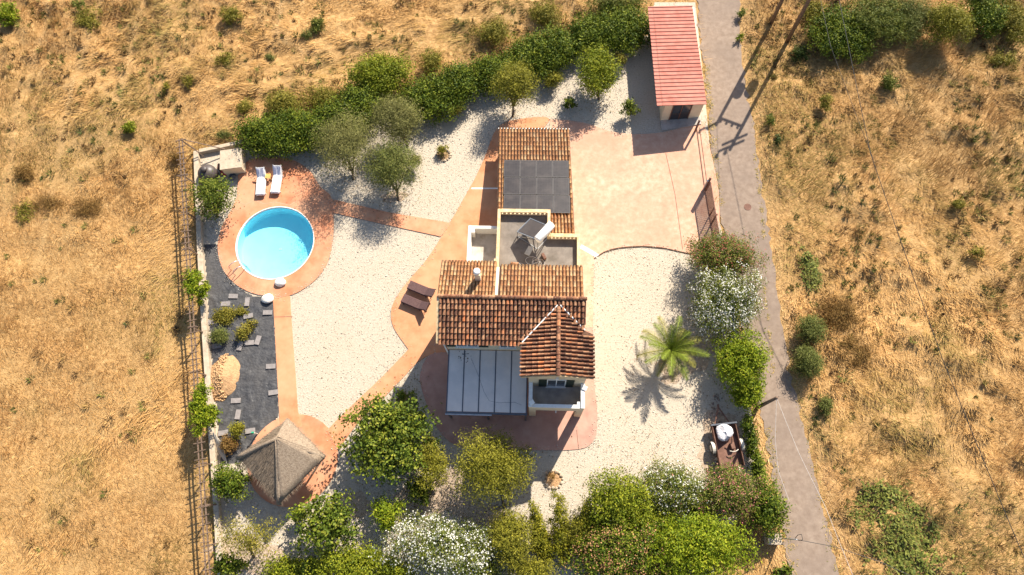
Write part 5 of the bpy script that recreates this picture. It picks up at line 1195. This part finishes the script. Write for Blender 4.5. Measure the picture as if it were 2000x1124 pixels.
def blades(N, seed, xr, yr, lmin, lmax, wd, stand, name, polys_out=True, mask=None, pal=None):
    r = np.random.default_rng(seed); X = r.uniform(*xr, N); Y = r.uniform(*yr, N)
    ok = ~inside(PROP, X, Y) & ~inside(ROAD, X, Y)
    dd = np.minimum(edge_dist(PROP, X, Y), edge_dist(ROAD, X, Y)); ok &= r.random(N) < np.clip(dd/.8+.15, 0, 1)
    if mask is not None: ok &= mask(X, Y, r)
    X, Y = X[ok], Y[ok]; n = len(X); zz = gz(X, Y)
    fl = fbm(X, Y, .09, 301, 3)*9.0+fbm(X, Y, .5, 311, 2)*2.0; an = fl+r.normal(0, .75, n)
    tall = fbm(X, Y, .55, 321, 3); L = r.uniform(lmin, lmax, n)*(.55+1.0*tall); up_ = np.clip(stand+r.normal(0, .22, n)+.5*(tall-.5), .06, .95)
    dx, dy = np.cos(an)*L*np.sqrt(1-up_**2), np.sin(an)*L*np.sqrt(1-up_**2)
    w = wd*r.uniform(.6, 1.4, n); px_, py_ = -np.sin(an)*w, np.cos(an)*w
    V = np.stack([np.stack([X-px_, Y-py_, zz-.02], 1), np.stack([X+px_, Y+py_, zz-.02], 1), np.stack([X+dx, Y+dy, zz+L*up_], 1)], 1)
    sa = at(520,150); sb = at(1000,20); sd_ = (sb-sa).normalized(); sdist = np.abs(-(X-sa.x)*sd_.y+(Y-sa.y)*sd_.x); al = (X-sa.x)*sd_.x+(Y-sa.y)*sd_.y
    inst = np.clip(1.3-sdist/2.6, 0, 1)*np.clip(al/3+1, 0, 1)*(X < 2)
    s_an = math.atan2(sd_.y, sd_.x)+math.pi
    an = np.where(r.random(n) < inst, s_an+r.normal(0, .28, n), an); up_ = up_*(1-.65*inst)
    trk = np.full(n, 9.0)
    for tp in ([(108,-20),(70,110),(30,230),(5,420)], [(292,-20),(262,90),(235,200)], [(200,-20),(120,260),(95,420),(70,520)], [(560,-15),(545,70),(600,110)]):
        for a_, b_ in zip(tp[:-1], tp[1:]):
            A_ = at(*a_); ab = at(*b_)-A_; t_ = np.clip(((X-A_.x)*ab.x+(Y-A_.y)*ab.y)/ab.length_squared, 0, 1); trk = np.minimum(trk, np.hypot(X-A_.x-t_*ab.x, Y-A_.y-t_*ab.y))
    trk = np.clip(1.2-trk/.35, 0, 1)*np.clip(r.normal(.8, .3, n), 0, 1); L = L*(1-.55*trk); up_ = up_*(1-.5*trk)
    dx, dy = np.cos(an)*L*np.sqrt(1-up_**2), np.sin(an)*L*np.sqrt(1-up_**2); px_, py_ = -np.sin(an)*w, np.cos(an)*w
    V = np.stack([np.stack([X-px_, Y-py_, zz-.02], 1), np.stack([X+px_, Y+py_, zz-.02], 1), np.stack([X+dx, Y+dy, zz+L*up_], 1)], 1)
    big = fbm(X, Y, .10, 331, 3); mid = fbm(X, Y, .8, 341, 3); t = np.clip(.5*mid+.5*r.random(n), 0, 1)[:, None]
    c0, c1, c2 = pal or (np.array([.25,.13,.042]), np.array([.55,.325,.118]), np.array([.76,.50,.235]))
    col = np.where(t < .45, c0+(c1-c0)*t/.45, c1+(c2-c1)*(t-.45)/.55)
    col = col+(np.array([.70,.50,.27])-col)*(trk*.75)[:, None]; stk = fbm(al*.18, sdist*2.2, 1.0, 371, 3); col = col*(1-inst[:, None]*np.clip((stk-.45)*2.2, -.15, .5)[:, None])
    green = np.clip((fbm(X, Y, .16, 351, 4)-.50)*3.2, 0, .55)*np.clip(r.normal(.8, .4, n), 0, 1)
    rdist = edge_dist(ROAD, X, Y); vg = np.clip(1.25-rdist/1.1, 0, 1)*np.clip(r.normal(.75, .3, n), 0, 1); col = col+(np.array([.74,.52,.30])-col)*(vg*.6)[:, None]
    # greener strip where the grass was flattened, and the watered patch beside the road
    fx = at(760,110); d1 = np.abs((Y-fx.y)-(X-fx.x)*.42); green = np.maximum(green, np.clip(1-d1/3.0, 0, 1)*(X < 0)*(X > -22)*.45*r.random(n))
    pc = at(1760,1060); green = np.maximum(green, np.clip(1.3-np.hypot((X-pc.x)/3.0, (Y-pc.y)/3.4)+.5*(fbm(X, Y, .9, 381, 3)-.5), 0, .95)*r.uniform(.4, 1, n))
    pc = at(1585,530); green = np.maximum(green, np.clip(1.2-np.hypot((X-pc.x)/.7, (Y-pc.y)/1.6), 0, .8))
    gcol = np.array([.10,.135,.03])*r.uniform(.7, 1.4, (n, 1)); col = col*(1-green[:, None])+gcol*green[:, None]
    brn = np.clip((big-.50)*3, 0, .5)[:, None]*(X > 10)[:, None]; col = col*(1-brn*.45)
    return tag(np_mesh(name, V.reshape(-1, 3), np.arange(3*n).reshape(-1, 3), 'straw', col=col), kind='stuff')
blades(540000, 41, (-53, 46), (-10, 49), .22, .50, .020, .32, 'dry_grass')
def tuft_mask(X, Y, r): return fbm(X, Y, .55, 361, 3)+.25*np.clip((X-12)/5, 0, 1)*.4+.10*np.clip((Y-22)/10, 0, 1) > .58
blades(230000, 42, (-53, 46), (-10, 49), .35, .75, .022, .55, 'tall_grass', mask=tuft_mask)
def weed_clumps(N, seed):
    r = np.random.default_rng(seed); X = r.uniform(-50, 44, N); Y = r.uniform(-9, 47, N)
    w = np.where(X > 12, 1.0, np.where(Y > 26, .7, .12))*np.clip((fbm(X, Y, .22, 401, 3)-.36)*5, .08, 1)
    ok = (r.random(N) < w) & ~inside(PROP, X, Y) & ~inside(ROAD, X, Y) & (np.minimum(edge_dist(PROP, X, Y), edge_dist(ROAD, X, Y)) > .6)
    X, Y = X[ok], Y[ok]; m = len(X); k = 34; R = r.uniform(.12, .42, m)*np.where(r.random(m) < .15, 1.6, 1)
    a = r.uniform(0, 6.28, (m, k)); q = np.sqrt(r.random((m, k)))*R[:, None]; bx = X[:, None]+np.cos(a)*q*.6; by = Y[:, None]+np.sin(a)*q*.6
    z0 = gz(X, Y)[:, None]+0*a; L = (R[:, None]*.7+.10)*r.uniform(.5, 1.2, (m, k)); a2 = a+r.normal(0, .6, (m, k)); el = r.uniform(.35, 1.35, (m, k))
    tx = bx+np.cos(a2)*np.cos(el)*L; ty = by+np.sin(a2)*np.cos(el)*L; tz = z0+np.sin(el)*L; w_ = .028*r.uniform(.6, 1.6, (m, k)); px_, py_ = -np.sin(a2)*w_, np.cos(a2)*w_
    V = np.stack([np.stack([bx-px_, by-py_, z0-.02], -1), np.stack([bx+px_, by+py_, z0-.02], -1), np.stack([tx, ty, tz], -1)], -2).reshape(-1, 3)
    kinds = np.array([(.13,.14,.035),(.20,.185,.05),(.20,.115,.045),(.13,.075,.035),(.34,.22,.08),(.10,.12,.04)]); c = kinds[r.choice(6, m, p=[.2,.22,.2,.14,.16,.08])]
    col = np.repeat(c, k, 0)*r.uniform(.6, 1.35, (m*k, 1))
    return tag(np_mesh('field_weeds', V, np.arange(len(V)).reshape(-1, 3), 'straw', col=col), kind='stuff')
weed_clumps(9000, 55)
def ground_cover(px, rx, ry, n, seed, ang):
    r = np.random.default_rng(seed); c = at(*px); t = np.sqrt(r.random(n))*(1+np.abs(r.normal(0, .28, n))); a = r.uniform(0, 6.28, n)
    u, v = rx*t*np.cos(a), ry*t*np.sin(a); X = c.x+u*math.cos(ang)-v*math.sin(ang); Y = c.y+u*math.sin(ang)+v*math.cos(ang)
    ok = fbm(X, Y, .8, 391, 3)-.35*t**2+r.normal(0, .10, n) > .22; X, Y = X[ok], Y[ok]; m = len(X); Z0 = gz(X, Y)+r.uniform(.05, .22, m); L = r.uniform(.06, .17, m); an = r.uniform(0, 6.28, m); w = L*.45
    dx, dy = np.cos(an), np.sin(an)
    V = np.stack([np.stack([X-dy*w, Y+dx*w, Z0+r.normal(0, .02, m)], 1), np.stack([X+dx*L, Y+dy*L, Z0+r.normal(0, .05, m)], 1), np.stack([X+dy*w, Y-dx*w, Z0+r.normal(0, .02, m)], 1), np.stack([X-dx*L*.6, Y-dy*L*.6, Z0-.03], 1)], 1).reshape(-1, 3)
    tt = r.random((m, 1)); col = np.array([.06,.085,.014])+(np.array([.23,.235,.045])-np.array([.06,.085,.014]))*tt
    return tag(np_mesh('ground_cover', V, np.arange(4*m).reshape(-1, 4), 'leaf', col=col), kind='stuff')
ground_cover((1762,1066), 2.4, 3.9, 6500, 61, .45); ground_cover((1583,532), .7, 1.7, 900, 62, .2)
def spilled(poly, n, seed):
    r = np.random.default_rng(seed); P_ = [(p[0], p[1]) for p in poly]; L_ = np.array([math.dist(P_[i-1], P_[i]) for i in range(len(P_))]); k = r.choice(len(P_), n, p=L_/L_.sum()); t = r.random(n)
    A_ = np.array(P_); X = A_[k-1, 0]+(A_[k, 0]-A_[k-1, 0])*t+r.normal(0, .16, n); Y = A_[k-1, 1]+(A_[k, 1]-A_[k-1, 1])*t+r.normal(0, .16, n)
    ok = inside(PROP, X, Y) & ~inside([(X0,10.0),(3.1,8.0),(3.1,27),(X0,27)], X, Y) & (np.hypot(X-POOLC.x, Y-POOLC.y) > POOLR+.25); X, Y = X[ok], Y[ok]; m = len(X)
    sz = r.uniform(.016, .04, m); clods(np.stack([X, Y, .062+sz*.2], 1), sz, np.array([.60,.54,.45])*r.uniform(.55, 1.1, (m, 1)), 'spilled_gravel', None, squash=.6)
for k_i, (pl_, n_) in enumerate(((ground_poly(TERR_PX, 3), 900), (ground_poly(APRON_PX, 3), 900), (ground_poly(PATIO_PX, 3), 500), (ground_poly(DRIVE_PX, 3), 700))): spilled(pl_, n_, 700+k_i)
lr = np.random.default_rng(71); LX, LY = [], []
for px_, q_, n_ in (((755,905),2.6,420),((835,960),1.6,220),((960,985),2.4,320),((640,1060),2.2,260),((420,420),1.4,160),((690,350),2.0,160),((775,392),1.8,160),((1000,228),1.3,110),((1168,195),1.6,140),((1440,760),2.4,240),((1395,640),2.2,240),((590,330),2.2,160),((1300,700),1.6,120),((1250,940),3.4,260),((800,760),1.2,90)):
    c_ = at(*px_); LX.append(c_.x+lr.normal(0, q_*.6, n_)); LY.append(c_.y+lr.normal(0, q_*.6, n_))
LX, LY = np.concatenate(LX), np.concatenate(LY); k_ = inside(PROP, LX, LY) & ~inside([(X0,6.2),(3.1,6.2),(3.1,27),(X0,27)], LX, LY) & (np.hypot(LX-POOLC.x, LY-POOLC.y) > POOLR); LX, LY = LX[k_], LY[k_]; m_ = len(LX)
la_ = lr.uniform(0, 6.28, m_); ll_ = lr.uniform(.03, .07, m_); ca, sa_ = np.cos(la_)*ll_, np.sin(la_)*ll_; LZ = .072+lr.uniform(0, .015, m_)
LV = np.stack([np.stack([LX-ca, LY-sa_, LZ], 1), np.stack([LX+sa_*.5, LY-ca*.5, LZ+.012], 1), np.stack([LX+ca, LY+sa_, LZ], 1), np.stack([LX-sa_*.5, LY+ca*.5, LZ+.012], 1)], 1).reshape(-1, 3)
tag(np_mesh('fallen_leaves', LV, np.arange(4*m_).reshape(-1, 4), 'straw', col=np.array([[.20,.11,.05],[.30,.19,.08],[.14,.10,.04],[.22,.20,.06]])[lr.integers(0, 4, m_)]*lr.uniform(.7, 1.2, (m_, 1))), kind='stuff')
def crack_weeds(px, n, seed, spread=.10):
    r = np.random.default_rng(seed); P_ = [at(*p) for p in px]; V = []; C_ = []
    for k in range(n):
        i = int(r.integers(len(P_)-1)); t = r.random(); q = P_[i].lerp(P_[i+1], t)
        if math.sin(t*19+i*5)+r.normal(0, .5) < 0: continue
        x, y = q.x+r.normal(0, spread), q.y+r.normal(0, spread); a = r.uniform(0, 6.28); l = r.uniform(.06, .2); w = .02
        V += [(x-math.sin(a)*w, y+math.cos(a)*w, .014), (x+math.sin(a)*w, y-math.cos(a)*w, .014), (x+math.cos(a)*l, y+math.sin(a)*l, l*.5)]; C_.append(np.array([.52,.37,.13] if r.random() < .75 else [.2,.2,.06])*r.uniform(.6, 1.2))
    return tag(np_mesh('crack_weeds', V, np.arange(len(V)).reshape(-1, 3), 'straw', col=np.array(C_)), kind='stuff')
for i_, (px_, n_, sp_) in enumerate((([(1474,300),(1486,400),(1492,470)], 420, .07), ([(1492,560),(1502,640),(1512,740)], 320, .06), ([(1378,130),(1388,230),(1396,330),(1404,400)], 1500, .18), ([(1462,60),(1468,160),(1482,270),(1496,380)], 900, .22), ([(1498,840),(1512,930),(1528,1000),(1548,1120)], 900, .22), ([(1552,740),(1580,850),(1612,1000),(1640,1120)], 900, .22))): crack_weeds(px_, n_, i_, sp_)
print('TRIS', sum(sum(len(p.vertices)-2 for p in o.data.polygons) if len(o.data.polygons) < 3000 else len(o.data.polygons)*(o.data.polygons[0].loop_total-2) for o in S.objects if o.type == 'MESH'))
